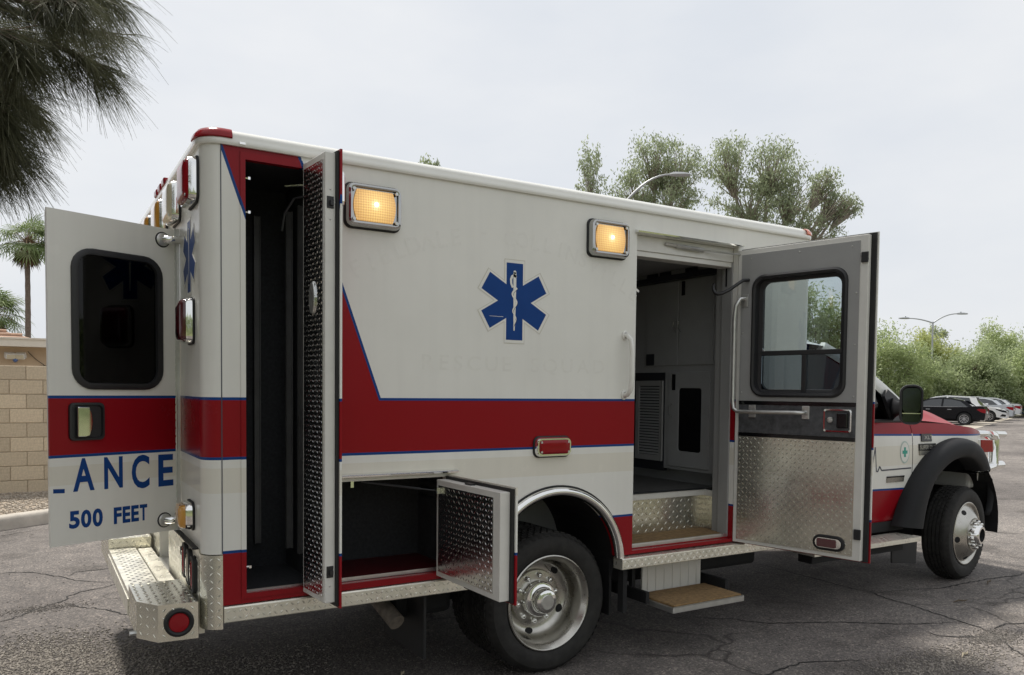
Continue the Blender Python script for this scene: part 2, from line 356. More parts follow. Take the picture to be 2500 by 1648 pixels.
# thin return flange around the tall opening
mb = MB().prism(rect(T0-.018, T1+.018, TZ0-.02, TZ1+.03), XZ, -0.006, -0.0005, holes=[rect(T0+.004, T1-.004, TZ0+.003, TZ1-.003)])
mb.build('compartment_frame', M_body, AMB)
mb = MB()
for x in (0.42, 3.30):
    pass
# far side, front wall, rear wall
MB().prism([(XR+.08, 0.64), (XF-.08, .64), (XF-.08, ZT), (XR+.08, ZT)], XZ, BW-.04, BW).build('far_side_wall', M_body, AMB)
MB().prism([(.08, .64), (BW-.08, .64), (BW-.08, ZT), (.08, ZT)], YZ, XF-.04, XF, holes=[rect(.8, 1.64, 1.1, 2.0)]).build('front_wall', M_white, AMB)
RY0, RY1, RZ0, RZ1 = 0.62, 1.82, 0.895, 2.40
MB().prism([(.08, .885), (BW-.08, .885), (BW-.08, ZT), (.08, ZT)], YZ, XR, XR+.04, holes=[rect(RY0, RY1, RZ0+.02, RZ1)]).build('rear_wall', M_rear, AMB)
# corner posts: rounded extrusions
def post(cx, cy, a_start, z0, z1, name, mat, r=0.08, grow=0.0):
    pts = [(cx+(r+grow)*math.cos(R(a_start+90*k/10)), cy+(r+grow)*math.sin(R(a_start+90*k/10))) for k in range(11)]
    inn = [(cx+(r-.02)*math.cos(R(a_start+90*k/10)), cy+(r-.02)*math.sin(R(a_start+90*k/10))) for k in range(10, -1, -1)]
    return MB().prism(pts+inn, XY, z0, z1).build(name, mat, AMB, smooth=30)
post(0, .08, 180, .872, ZT, 'corner_post', M_rear)
post(0, BW-.08, 90, .872, ZT, 'corner_post', M_rear)
post(XF-.08, .08, 270, .64, ZT, 'corner_post', M_body)
post(XF-.08, BW-.08, 0, .64, ZT, 'corner_post', M_body)
# extrusion seam lines where the post meets the panel
for x in (0.0,):
    MB().box(-.0035, .0005, -.0022, .002, .875, ZT-.004).build('post_seam', M_dgrey, AMB)
# roof: rounded cap with a vertical lip
def rloop(off, z, r=0.09, seg=8):
    pts = []
    x0, x1, y0, y1 = XR-off, XF+off, -off, BW+off; rr = max(.02, r+off)
    for cx, cy, a in ((x1-rr, y1-rr, 0), (x0+rr, y1-rr, 90), (x0+rr, y0+rr, 180), (x1-rr, y0+rr, 270)):
        for k in range(seg+1):
            t = R(a+90*k/seg); pts.append((cx+rr*math.cos(t), cy+rr*math.sin(t), z))
    return pts
mb = MB(); prof = [(-.03, 2.676), (.012, 2.676), (.016, 2.682), (.016, 2.700), (.010, 2.706), (.010, 2.716), (.004, 2.730), (-.012, 2.743), (-.035, 2.752), (-.10, 2.762), (-.4, 2.775)]
ring_loft(mb, [rloop(o_, z_) for o_, z_ in prof]); roof = mb.build('roof', M_white, AMB, smooth=50)
# roof corner marker lamps
def corner_lamp(loop_idx, name, mat, x_ext, front=False):
    mb = MB(); loops = []
    for o_, z_ in ((.0165, 2.704), (.022, 2.708), (.018, 2.726), (.002, 2.745), (-.03, 2.756)):
        x0, x1, y0 = XR-o_, XF+o_, -o_; rr = .09+o_
        if not front:
            arcp = [(x0+rr+rr*math.cos(R(180+90*k/8)), y0+rr+rr*math.sin(R(180+90*k/8)), z_) for k in range(9)]
            loops.append([(x0, y0+rr+.05, z_)]+arcp+[(x_ext, y0, z_)])
        else:
            arcp = [(x1-rr+rr*math.cos(R(270+90*k/8)), y0+rr+rr*math.sin(R(270+90*k/8)), z_) for k in range(9)]
            loops.append([(x_ext, y0, z_)]+arcp+[(x1, y0+rr+.03, z_)])
    n = len(loops[0])
    mb.add([p for l in loops for p in l], [(i*n+j, i*n+j+1, (i+1)*n+j+1, (i+1)*n+j) for i in range(4) for j in range(n-1)])
    mb.add(loops[0]+[(p[0]+(.03 if not front else -.03)*0, p[1]+.03, p[2]) for p in loops[0]], [(j, j+1, n+j+1, n+j) for j in range(n-1)])
    return mb.build(name, mat, roof, smooth=40)
corner_lamp(0, 'corner_marker_lamp', M_lensred, 0.045)
corner_lamp(0, 'corner_marker_lamp', M_lensor, XF-.10, front=True)
for k, y in enumerate((1.05, 1.20, 1.35)):
    MB().box(XR-.022, XR+.03, y-.045, y+.045, 2.706, 2.744).build('clearance_lamp', M_lensred, roof, bevel=.008)
for yv in (.75, 1.65):
    MB().box(XF-.03, XF+.02, yv-.04, yv+.04, 2.706, 2.74).build('clearance_lamp', M_lensor, roof, bevel=.008)
# small vent clip on the gutter
MB().box(.075, .10, -.021, -.006, 2.684, 2.694).build('gutter_clip', M_chrome, roof)
# underfloor and interior shell
MB().box(.02, 1.30, .05, BW-.05, .60, .66).box(1.301, 2.299, .76, BW-.76, .60, .66).box(2.30, XF-.05, .05, BW-.05, .60, .656).build('subfloor', M_dark, AMB)
# rub rails of tread plate
def rail(x0, x1, z0, z1, proud, name='rub_rail', ret=0.0, tail=0):
    mb = MB(); mb.prism([(-proud, z0), (-proud-.004, z0+.004), (-proud-.004, z1-.006), (-proud, z1), (.03, z1), (.03, z0)], YZ, x0, x1)
    bars(mb, lambda u, v, n: (u, -proud-.0042-n, v), x0+.004, x1-.004, z0+.004, z1-.006, pitch=.026, h=.0032)
    if ret: bars(mb, lambda u, v, n: (u, v, z1+n), x0, x1, -proud, -proud+ret, pitch=.03)
    return mb.build(name, M_alu, AMB)
rail(0.003, 1.365, .564, .636, .012)
rail(2.235, XF-.06, .566, .632, .050, ret=.045)
MB().box(.05, XF-.1, BW-.035, BW-.004, .42, .64).build('added_shade_skirt', M_dark, AMB)  # unseen panel added to keep far-side light out from under the vehicle
# rear corner guard wraps the post
mb = MB(); pts = [(0+.083*math.cos(R(180+90*k/10)), .08+.083*math.sin(R(180+90*k/10))) for k in range(11)]
inn = [(0+.06*math.cos(R(180+90*k/10)), .08+.06*math.sin(R(180+90*k/10))) for k in range(10, -1, -1)]
mb.prism([(-.083, .10)]+pts+inn+[(-.06, .10)], XY, .535, .868)
def gfn(u, v, n):
    t = u/.083; a = math.pi+min(max(t, 0), math.pi/2); r = .0835+n
    return (r*math.cos(a), .08+r*math.sin(a), v)
bars(mb, gfn, .0, .130, .54, .865, pitch=.032)
for z in (.60, .72, .85): mb.lathe([(0, .0035), (.004, .003), (.0055, 0)], lambda a, b, h, z=z: (-.008+a, -.0035-h, z+b), 8)
mb.build('corner_guard', M_aluS, AMB, smooth=25)
# rear kick plate in tread plate, with the recess for the latch post and the tail lamp cluster
mb = MB().prism([(.10, .50), (BW-.10, .50), (BW-.10, .883), (.10, .883)], YZ, XR-.004, XR+.02, holes=[rect(1.02, 1.42, .60, .86)])
bars(mb, lambda u, v, n: (XR-.0042-n, u, v), .10, 1.0, .51, .88, pitch=.03)
bars(mb, lambda u, v, n: (XR-.0042-n, u, v), 1.44, 2.3, .51, .88, pitch=.034)
mb.build('rear_kick_plate', M_alu, AMB)
mb = MB().box(XR-.004, XR+.15, 1.02, 1.03, .60, .86).box(XR-.004, XR+.15, 1.41, 1.42, .60, .86).box(XR+.14, XR+.15, 1.02, 1.42, .60, .86).box(XR-.01, XR+.15, 1.02, 1.42, .595, .603)
mb.build('plate_holder', M_white, AMB)
MB().box(XR-.03, XR-.004, .10, BW-.1, .884, .894).build('door_sill', M_rubber, AMB, bevel=.003)
for k, (y0, y1) in enumerate(((.14, .225), (.255, .34), (.37, .46))):
    zc = .755; mb = MB()
    lp = lambda w_, h_, n: [(XR-.004-n, u, v) for u, v in rrect((y0+y1)/2, zc+.012*k, w_, h_, .03)]
    ring_loft(mb, [lp(.095, .17, 0), lp(.09, .165, .018), lp(.065, .14, .022)], cap=False); tl = mb.build('tail_lamp', M_rubber, AMB, smooth=40)
    ring_loft(MB(), [lp(.066, .142, .006), lp(.064, .14, .018), lp(.04, .11, .024)]).build('lens', (M_lensred, M_lensclear, M_lensred)[k], tl, smooth=40)
MB().lathe([(0, .004), (.018, .003), (.024, 0)], lambda a, b, h: (XR-.0045-h, .60+a, .79+b), 12).build('vent_cap', M_rubber, AMB)
# ---- rear bumper: near box, centre step, far box
def bumper_box(pts, z0, z1, name):
    mb = MB(); mb.prism(pts, XY, z0, z1)
    n = len(pts)
    for i in range(n):
        (xa, ya_), (xb, yb) = pts[i], pts[(i+1) % n]; l = math.hypot(xb-xa, yb-ya_); dx, dy = (xb-xa)/l, (yb-ya_)/l; nx, ny = dy, -dx
        bars(mb, lambda u, v, q, xa=xa, ya_=ya_, dx=dx, dy=dy, nx=nx, ny=ny: (xa+dx*u+nx*(q+.0003), ya_+dy*u+ny*(q+.0003), v), .004, l-.004, z0+.006, z1-.006, pitch=.033)
    xs = [p[0] for p in pts]; ys = [p[1] for p in pts]
    def inside(u, v):
        c = True
        for i in range(n):
            (xa, ya_), (xb, yb) = pts[i], pts[(i+1) % n]
            if (xb-xa)*(v-ya_)-(yb-ya_)*(u-xa) < .012*math.hypot(xb-xa, yb-ya_): c = False
        return not c
    bars(mb, lambda u, v, q: (u, v, z1+.0003+q), min(xs), max(xs), min(ys), max(ys), pitch=.030, h=.003, skip=inside)
    return mb.build(name, M_aluS, AMB)
near = bumper_box([(-.335, .15), (-.262, .035), (-.100, .022), (-.100, .50), (-.335, .50)], .505, .668, 'bumper_end')
far = bumper_box([(-.335, 1.66), (-.100, 1.66), (-.100, 2.40), (-.262, 2.39), (-.335, 2.28)], .505, .690, 'bumper_end')
mb = MB().box(-.335, -.19, .501, 1.659, .585, .632).box(-.18, -.10, .501, 1.659, .56, .622).box(-.34, -.325, .501, 1.659, .52, .60)
for i in range(46):
    y = .52+1.12*i/45
    mb.box(-.178, -.102, y, y+.008, .622, .6255)
step = mb.build('bumper_step', M_alu, AMB, bevel=.004)
mb = MB()
for i in range(32):
    for j in range(3):
        x = -.305+.04*j+(.018 if i % 2 else 0); y = .53+1.11*i/31
        mb.lathe([(.0065, .0005), (.0045, .0008), (0, .0008)], lambda a, b, h, x=x, y=y: (x+a*1.2, y+b, .6322+h), 8)
mb.build('grip_holes', M_greyd, step)
mb = MB().lathe([(.062, 0), (.062, .012), (.052, .016), (.043, .010)], lambda a, b, h: (-.180+a, .0285-h-.0005*a, .585+b), 28)
rl = mb.build('reflector_bezel', M_rubber, AMB, smooth=40)
MB().lathe([(.044, .006), (.040, .013), (.02, .015), (0, .0155)], lambda a, b, h: (-.180+a, .0285-h, .585+b), 28).build('lens', M_lensred, rl, smooth=50)
MB().tube([(-.36, .20, .515), (-.325, .20, .515)], .012, 8).build('bumper_bolt', M_aluD, AMB)
MB().box(-.09, -.02, .30, 2.1, .46, .60).build('bumper_bracket', M_dark, AMB)
# ---- warning lamps
def lampbox(fn, W_, H_, lensmat, name, depth=.055, dome=.02, rim=.018, parent=None, screws=True):
    mb = MB(); L_ = lambda w_, h_, r_, n: [fn(u, v, n) for u, v in rrect(0, 0, w_, h_, r_)]
    g = ring_loft(MB(), [L_(W_+.012, H_+.012, .035, .0005), L_(W_+.012, H_+.012, .035, .008), L_(W_+.002, H_+.002, .03, .011)], cap=True).build('gasket', M_rubber, None)
    ring_loft(mb, [L_(W_, H_, .032, .004), L_(W_, H_, .032, depth*.55), L_(W_-.006, H_-.006, .03, depth*.8), L_(W_-rim*1.1, H_-rim*1.1, .026, depth), L_(W_-rim*2.2, H_-rim*2.2, .024, depth), L_(W_-rim*2.3, H_-rim*2.3, .024, depth-.012)], cap=False)
    o = mb.build(name, M_chrome, parent or AMB, smooth=35); attach(g, o)
    lw, lh = W_-rim*2.35, H_-rim*2.35; lm = MB()
    ring_loft(lm, [L_(lw, lh, .022, depth-.012), L_(lw-.002, lh-.002, .022, depth+dome*.35), L_(lw*.9, lh*.9, .02, depth+dome*.8), L_(lw*.6, lh*.6, .016, depth+dome), L_(lw*.2, lh*.2, .008, depth+dome*1.05)])
    lm.build('lens', lensmat, o, smooth=60)
    if screws:
        s_ = MB()
        for sx in (-1, 1):
            for sz in (-1, 1):
                s_.lathe([(.0075, depth+.001), (.006, depth+.004), (0, depth+.004)], lambda a, b, h, sx=sx, sz=sz: fn(sx*(lw/2-.012)+a, sz*(lh/2-.012)+b, h+dome*.5), 8)
        s_.build('lens_screws', M_aluD, o)
    return o
for i, (yc, mt_) in enumerate(((.185, M_lensred), (.67, M_lensclear), (1.12, M_lensamb), (1.59, M_lensamb), (2.25, M_lensred))):
    lampbox(lambda u, v, n, yc=yc: (XR-n, yc+u, 2.533+v), .235, .195, mt_, 'warning_lamp', depth=.042, dome=.022, rim=.010, screws=True)
lampbox(lambda u, v, n: (XR-n, .265+u, 1.92+v), .16, .205, M_lensdark, 'warning_lamp', depth=.038, dome=.030, rim=.006, screws=False)
lampbox(lambda u, v, n: (XR-n, .30+u, 1.015+v), .17, .122, M_lensamb, 'turn_lamp', depth=.04, dome=.028, rim=.006, screws=False)
lampbox(lambda u, v, n: (1.757+u, -n, 1.305+v), .234, .108, M_lensred, 'side_marker_lamp', depth=.035, dome=.010, rim=.013)
# lit scene lights: chrome bezel, square reflector, barrel shaped glowing lens
for cx in (.6965, 2.1232):
    W_, H_ = .274, .203; mb = MB(); L_ = lambda w_, h_, r_, n: [(cx+u, -n, 2.4878+v) for u, v in rrect(0, 0, w_, h_, r_)]
    g = ring_loft(MB(), [L_(W_+.014, H_+.014, .035, .0005), L_(W_+.014, H_+.014, .035, .008), L_(W_, H_, .03, .012)]).build('gasket', M_rubber, None)
    ring_loft(mb, [L_(W_, H_, .032, .006), L_(W_, H_, .032, .030), L_(W_-.010, H_-.010, .028, .044), L_(W_-.028, H_-.028, .022, .050), L_(W_-.040, H_-.040, .016, .048), L_(W_-.044, H_-.044, .014, .034)], cap=True)
    fl = mb.build('scene_light', M_dchrome, AMB, smooth=35); attach(g, fl)
    lm = MB(); n_ = 10
    def lens(u, v):
        zz = (v*2-1); hw = .106-.016*zz*zz; x = (u*2-1)*hw
        return (x, -.010*(1-(u*2-1)**2)*(1-zz*zz), zz*.074)
    lm.grid(lens, 12, 12); lm.build('lit_lens', M_lit, fl, smooth=60, loc=(cx, -.040, 2.4878))
    MB().lathe([(0, .012), (.007, .010), (.011, .002), (.011, 0)], lambda a, b, h: (cx+.004+a, -.050-h, 2.495+b), 12).build('filament', M_fil, fl, smooth=60)
    s_ = MB()
    for sx in (-1, 1):
        for sz in (-1, 1): s_.lathe([(.009, 0), (.008, .006), (0, .006)], lambda a, b, h: (cx+sx*.107+a, -.047-h, 2.4878+sz*.070+b), 10)
    s_.build('lens_screws', M_aluD, fl)
# ---- chrome wheel arch moulding
mb = MB(); prof = [(.430, .012), (.432, -.022), (.445, -.034), (.462, -.036), (.476, -.024), (.482, -.003)]
nA = 48; vs = []
for k in range(nA+1):
    a = math.pi-a0*.8-(math.pi-1.6*a0)*k/nA
    for r_, y_ in prof: vs.append((AX+r_*math.cos(a), y_, AZ+r_*math.sin(a)))
mm_ = len(prof); mb.add(vs, [(i*mm_+j, i*mm_+j+1, (i+1)*mm_+j+1, (i+1)*mm_+j) for i in range(nA) for j in range(mm_-1)])
mb.build('wheel_arch_trim', M_chrome, AMB, smooth=50)
mb = MB(); vs = []
for k in range(nA+1):
    a = math.pi*1.06-(math.pi*1.12)*k/nA
    for y_ in (.04, .75): vs.append((AX+.44*math.cos(a), y_, AZ+.44*math.sin(a)))
mb.add(vs, [(2*i, 2*i+1, 2*i+3, 2*i+2) for i in range(nA)]); mb.box(1.3, 2.3, .75, .78, .3, 1.1); mb.build('wheel_housing', M_dark, AMB)
# rubber drip line outside the arch
MB().tube([(AX+.486*math.cos(a), -.003, AZ+.486*math.sin(a)) for a in [math.pi-.1-(math.pi-.2)*k/40 for k in range(41)]], .0045, 5).build('arch_seal', M_rubber, AMB)
# ---- drip rails, grab handle
MB().prism([(0, 1.188), (-.034, 1.190), (-.036, 1.198), (-.028, 1.203), (0, 1.207)], YZ, .40, 1.160).build('drip_rail', M_chrome, AMB)
MB().prism([(0, 2.552), (-.030, 2.554), (-.032, 2.562), (-.024, 2.566), (0, 2.572)], YZ, 2.335, 3.215).build('drip_rail', M_chrome, AMB)
gp = [(2.265, 0, 1.945), (2.268, -.03, 1.942), (2.272, -.055, 1.915), (2.275, -.062, 1.86), (2.275, -.062, 1.68), (2.272, -.055, 1.625), (2.268, -.03, 1.598), (2.265, 0, 1.595)]
gh = MB().tube(gp, .015, 10).build('grab_handle', M_white, AMB, smooth=60)
for z in (1.945, 1.595): MB().lathe([(.028, 0), (.028, .008), (.018, .014)], lambda a, b, h: (2.265+a*.7, -h, z+b), 14).build('handle_foot', M_white, gh, smooth=40)
# ---- star of life on the side: cream keyline, white, blue, staff and snake
def star(fn, cx, cz, Rr, w_, parent, full=True):
    k = Rr/.2057
    MB().prism(star_outline(cx, cz, Rr+.020*k, w_+.013*k), lambda u, v, n: fn(u, v, n), .0006, .0010).build('star_keyline', M_keyline, parent)
    MB().prism(star_outline(cx, cz, Rr+.015*k, w_+.0095*k), lambda u, v, n: fn(u, v, n), .0010, .0013).build('star_border', M_wdecal, parent)
    s_ = MB().prism(star_outline(cx, cz, Rr, w_), lambda u, v, n: fn(u, v, n), .0013, .0017).build('star_of_life', M_decal, parent)
    mb = MB()
    def ribbon(pts, ws, n0=.0020, n1=.0024):
        l, r_ = [], []
        for i, (x, z) in enumerate(pts):
            a = pts[max(0, i-1)]; b = pts[min(len(pts)-1, i+1)]; dx, dz = b[0]-a[0], b[1]-a[1]; q = math.hypot(dx, dz) or 1
            l.append((x-dz/q*ws[i], z+dx/q*ws[i])); r_.append((x+dz/q*ws[i], z-dx/q*ws[i]))
        vs = [fn(cx+u*k, cz+v*k, n1) for u, v in l]+[fn(cx+u*k, cz+v*k, n1) for u, v in r_]; n = len(l)
        mb.add(vs, [(i, i+1, n+i+1, n+i) for i in range(n-1)])
    ribbon([(0.0, .157), (0.0, .10), (0.0, 0), (-.001, -.10), (-.002, -.155)], [.0095, .009, .0075, .0055, .0035])
    mb.lathe([(0, 0), (.0095*k, 0)], lambda a, b, h: fn(cx+a, cz+.157*k+b, .0024), 14)
    if full:
        sn = []; ws = []
        for i in range(60):
            t = i/59; z = .075-.205*t; amp = .016*(1-.55*t); sn.append((amp*math.sin(2.2+t*math.pi*4.6), z)); ws.append(.0062*(1-.62*t))
        dk = []
        ribbon([(-.0125, .075), (-.022, .095), (-.024, .118), (-.017, .134), (-.004, .140), (.006, .135), (.011, .131)], [.006, .0065, .007, .0072, .008, .0065, .003])
        ribbon(sn, ws, n1=.0030)
    mb.build('staff_and_snake', M_wdecal, s_, norm=False)
    if full:
        mb = MB()
        def line(pts, w2):
            pass
        sn2 = [(x+.0075*(1-.6*i/59), z-.002) for i, (x, z) in enumerate(sn)]
        l = [fn(cx+(x-.0011)*k, cz+z*k, .0034) for x, z in sn2]; r_ = [fn(cx+(x+.0011)*k, cz+z*k, .0034) for x, z in sn2]
        n = len(l); mb.add(l+r_, [(i, i+1, n+i+1, n+i) for i in range(n-1) if math.cos(2.2+i/59*math.pi*4.6) < .3])
        mb.add([fn(cx+.001*k, cz+.139*k, .0034), fn(cx+.003*k, cz+.139*k, .0034), fn(cx+.003*k, cz+.141*k, .0034), fn(cx+.001*k, cz+.141*k, .0034)], [(0, 1, 2, 3)])
        mb.build('snake_outline', M_black, s_, norm=False)
        MB().add([fn(cx-.155, cz-.083, .0022), fn(cx-.07, cz-.083, .0022), fn(cx-.07, cz-.0855, .0022), fn(cx-.155, cz-.0845, .0022)], [(0, 1, 2, 3)]).build('scratch', M_wdecal, s_)
    return s_
star(lambda u, v, n: (u, -n, v), 1.5062, 2.0919, .2057, .0516, AMB)
star(lambda u, v, n: (XR-n, u, v), .330, 2.225, .165, .041, AMB, full=False)
# ghosts of the removed lettering
txt = 'FIELDALE - COLLINSVILLE'; Rg = 1.61; zc = .82; xc = 1.475
for i, ch in enumerate(txt):
    if ch == ' ': continue
    t = (i/(len(txt)-1)-.5)*2*.545; x0, z0 = xc+Rg*math.sin(t), zc+Rg*math.cos(t)-.04
    vs_, fs_ = text_mesh(ch, .082 if ch != '-' else .03, bold=.012); wch = max(v[0] for v in vs_)
    MB().add([(x0+(x-wch/2)*math.cos(t)+z*math.sin(t), -.0007, z0-(x-wch/2)*math.sin(t)+z*math.cos(t)+(.03 if ch == '-' else 0)) for x, z in vs_], fs_).build('ghost_letter', M_ghost, AMB, norm=False)
x0 = .964
for ch in 'RESCUE SQUAD':
    if ch == ' ': x0 += .10; continue
    vs_, fs_ = text_mesh(ch, .076, bold=.012, xs=1.15); wch = max(v[0] for v in vs_)
    MB().add([(x0+x, -.0007, 1.718+z) for x, z in vs_], fs_).build('ghost_letter', M_ghost, AMB, norm=False); x0 += wch+.028

# ---- compartments
def inner_box(x0, x1, y0, y1, z0, z1, mat, name, floor=None, parent=AMB):
    mb = MB(); mb.add([(x0, y0, z0), (x1, y0, z0), (x1, y1, z0), (x0, y1, z0), (x0, y0, z1), (x1, y0, z1), (x1, y1, z1), (x0, y1, z1)], [(0, 3, 7, 4), (1, 5, 6, 2), (3, 2, 6, 7), (4, 7, 6, 5), (0, 1, 2, 3)])
    o = mb.build(name, mat, parent, norm=False); 
    if floor: MB().box(x0+.002, x1-.002, y0, y1-.002, z0+.002, z0+.006).build('compartment_floor', floor, o)
    return o
M_track = pm('dull_track', (.13, .13, .13), .5, .3, var=.2)
tc_ = inner_box(.065, .443, .041, .60, .672, 2.645, M_carpet, 'tall_compartment')
for x, y in ((.285, .565), (.395, .36), (.41, .20)):
    MB().box(x-.016, x+.016, y-.004, y+.012, .80, 2.50).box(x-.016, x-.011, y-.014, y-.004, .80, 2.50).box(x+.011, x+.016, y-.014, y-.004, .80, 2.50).build('shelf_track', M_track, tc_)
MB().box(.10, .37, .041, .046, .676, .690).build('sill_trim', M_aluD, tc_)
for z in (.80, 2.40, 2.55): MB().tube([(.100, .02, z), (.122, .02, z)], .005, 6).box(.118, .128, .014, .026, z-.006, z+.006).build('latch_striker', M_chrome, tc_)
lc_ = inner_box(.445, 1.175, .041, .50, .668, 1.200, M_carpet, 'low_compartment', M_redfloor)
MB().box(.45, 1.10, .041, .047, .668, .692).build('sill_trim', M_aluD, lc_)
MB().box(.60, .615, .02, .035, 1.135, 1.168).build('latch_striker', M_chrome, lc_)
MB().lathe([(0, .03), (.018, .024), (.026, .008), (.028, 0)], lambda a, b, h: (1.172-h, .16+a, 1.075+b), 14).build('lit_bulb', M_bulb, lc_, smooth=60)
for z in [1.10-.045*k for k in range(3)]: MB().box(1.168, 1.175, .22, .46, z, z+.012).build('vent_louvre', M_greyd, lc_)
MB().tube([(.66, .03, 1.160), (.95, -.02, 1.115)], .006, 6).tube([(.95, -.02, 1.115), (1.075, -.06, 1.098)], .0035, 6).build('gas_strut', M_plastic, lc_)
# ---- passenger space seen through the side door
X0i, X1i = .06, 3.30
ib = MB()
ib.box(X0i, D0-.005, .64, BW-.06, .930, .952); ib.box(D0-.004, X1i+.5, .337, BW-.06, .930, .952)
fl_ = ib.build('cabin_floor', M_floor, AMB)
MB().box(.05, D0-.013, .636, BW-.05, 2.50, 2.51).box(D0-.012, 3.9, .06, BW-.05, 2.50, 2.51).build('cabin_ceiling', M_grey, AMB)
MB().box(.06, 3.85, BW-.075, BW-.06, .95, 2.50).build('cabin_lining', M_grey, AMB)
MB().box(.06, D0-.013, .62, .635, .66, 2.50).build('cabin_lining', M_grey, AMB)
MB().box(D0-.012, D0-.004, .041, .62, .67, 2.50).build('door_jamb', M_greyd, AMB)
# bench and far cabinets inside
MB().box(.3, 2.2, 1.75, 2.36, .95, 1.40).build('bench_seat', M_greyd, AMB, bevel=.02)
# door frame: head and front jamb
MB().box(D0, D1, .041, .13, 2.462, 2.552).box(D0, D1, .05, .14, 2.43, 2.462).build('door_head', M_frame, AMB, bevel=.003)
MB().box(D1-.008, D1+.03, .041, .13, .67, 2.46).box(D1+.012, D1+.06, .13, .20, .67, 2.46).build('door_jamb', M_vinyl, AMB, bevel=.004)
MB().box(D1-.010, D1-.007, .085, .097, 2.31, 2.45).build('jamb_label', M_black, AMB)
# stepwell
mb = MB(); mb.box(D0-.003, D1+.08, .330, .336, .672, .905); bars(mb, lambda u, v, n: (u, .3298-n, v), D0, D1+.08, .68, .90, pitch=.034, L=.03)
mb.box(D1+.062, D1+.068, .20, .33, .672, .905); bars(mb, lambda u, v, n: (D1+.0618-n, u, v), .05, .33, .68, .90, pitch=.034, L=.03)
mb.build('step_riser', M_aluS, AMB)
MB().box(D0-.003, D1+.08, .322, .340, .905, .946).box(D1+.054, D1+.072, .20, .322, .905, .946).build('floor_edging', M_frame, AMB, bevel=.003)
MB().box(D0-.003, D1+.062, .316, .345, .946, .956).build('floor_nosing', M_greyd, AMB, bevel=.003)
MB().box(D0, D1+.06, .041, .33, .660, .668).build('step_tread', M_red, AMB)
MB().box(D0+.03, D1+.04, .065, .325, .668, .684).build('coir_mat', M_mat, AMB, bevel=.004)
MB().box(D0+.002, D1-.002, .042, .058, .664, .690).build('sill_trim', M_aluD, AMB, bevel=.003)
# front cabinets (faces at X = 3.30, looking aft)
XC = X1i
cab_ = MB().box(XC, XC+.5, .18, 2.36, 1.052, 2.45).box(XC+.10, XC+.5, .18, 2.36, .952, 1.052).build('front_cabinet', M_grey, AMB)
def cface(y0, y1, z0, z1, name, mat, hole=None, t=.010):
    o = MB().prism(rect(y0, y1, z0, z1), YZ, XC-t, XC-.0005, holes=[hole] if hole else []).build(name, mat, cab_, bevel=.003); return o
for (y0, y1, hs) in ((.300, .640, .62), (.652, .992, .672)):
    d_ = cface(y0, y1, 1.81, 2.42, 'cabinet_door', M_grey)
    MB().tube([(XC-.010, hs, 2.135), (XC-.035, hs, 2.12), (XC-.038, hs, 2.08), (XC-.012, hs, 2.05)], .004, 6).build('handle', M_chrome, d_)
MB().box(XC-.016, XC-.0105, .583, .613, 2.31, 2.41).build('hinge', M_black, cab_)
MB().box(XC-.016, XC-.0105, .90, .985, 1.815, 1.90).build('latch', M_greyd, cab_)
MB().box(XC-.016, XC-.001, .225, .25, 2.30, 2.42).build('hinge', M_black, cab_)
MB().box(XC-.016, XC-.001, .225, .25, 1.92, 2.0).build('hinge', M_black, cab_)
hole = rrect(.517, 1.417, .228, .456, .022)
d_ = cface(.323, .738, 1.075, 1.762, 'cabinet_door', M_grey, hole)
MB().prism(rrect(.517, 1.417, .226, .454, .022), YZ, XC-.004, XC-.002).build('pane', M_black, d_)
MB().tube([(XC-.010, .695, 1.53), (XC-.034, .70, 1.515), (XC-.034, .70, 1.45), (XC-.010, .695, 1.435)], .004, 6).build('handle', M_chrome, d_)
MB().box(XC-.016, XC-.0105, .665, .695, 1.63, 1.745).build('latch', M_black, d_)
lv = MB().box(XC-.004, XC+.03, .785, 1.13, 1.03, 1.76).build('louvre_recess', M_greyd, cab_)
MB().prism(rect(.795, 1.10, 1.10, 1.70), YZ, XC-.018, XC-.004, holes=[rect(.83, 1.06, 1.14, 1.66)]).build('louvre_frame', M_vinyl, lv, bevel=.003)
for i in range(24):
    z = 1.145+.0215*i
    MB().add([(XC-.016, .83, z), (XC-.016, 1.06, z), (XC-.005, 1.06, z+.014), (XC-.005, .83, z+.014)], [(0, 1, 2, 3)]).build('slat', M_grey, lv, solid=.002)
MB().box(XC-.022, XC-.018, .795, .803, 1.10, 1.70).build('louvre_edge', M_aluD, lv)
MB().box(XC-.06, XC+.5, .16, 2.36, 2.425, 2.462).build('cabinet_header', M_greyd, cab_, bevel=.004)
vp = MB().box(XC-.02, XC+.4, .35, 1.3, 2.462, 2.50).build('vent_panel', M_grey, cab_)
for y in (.45, .72, .86):
    MB().prism(rect(y, y+.12, 2.468, 2.496), YZ, XC-.026, XC-.0205).build('vent_grille', M_greyd, vp)
# ================================================================== DOORS
def tread_panel(u0, u1, z0, z1, y, name, parent, mat=None, pitch=.030, hole=None):
    mb = MB().box(-u1, -u0, y-.003, y, z0, z1); bars(mb, lambda u, v, n: (-u, y+.0002+n, v), u0, u1, z0, z1, pitch=pitch, L=pitch*.95, W=pitch*.28, h=.0015, skip=hole)
    return mb.build(name, mat or M_alu, parent)
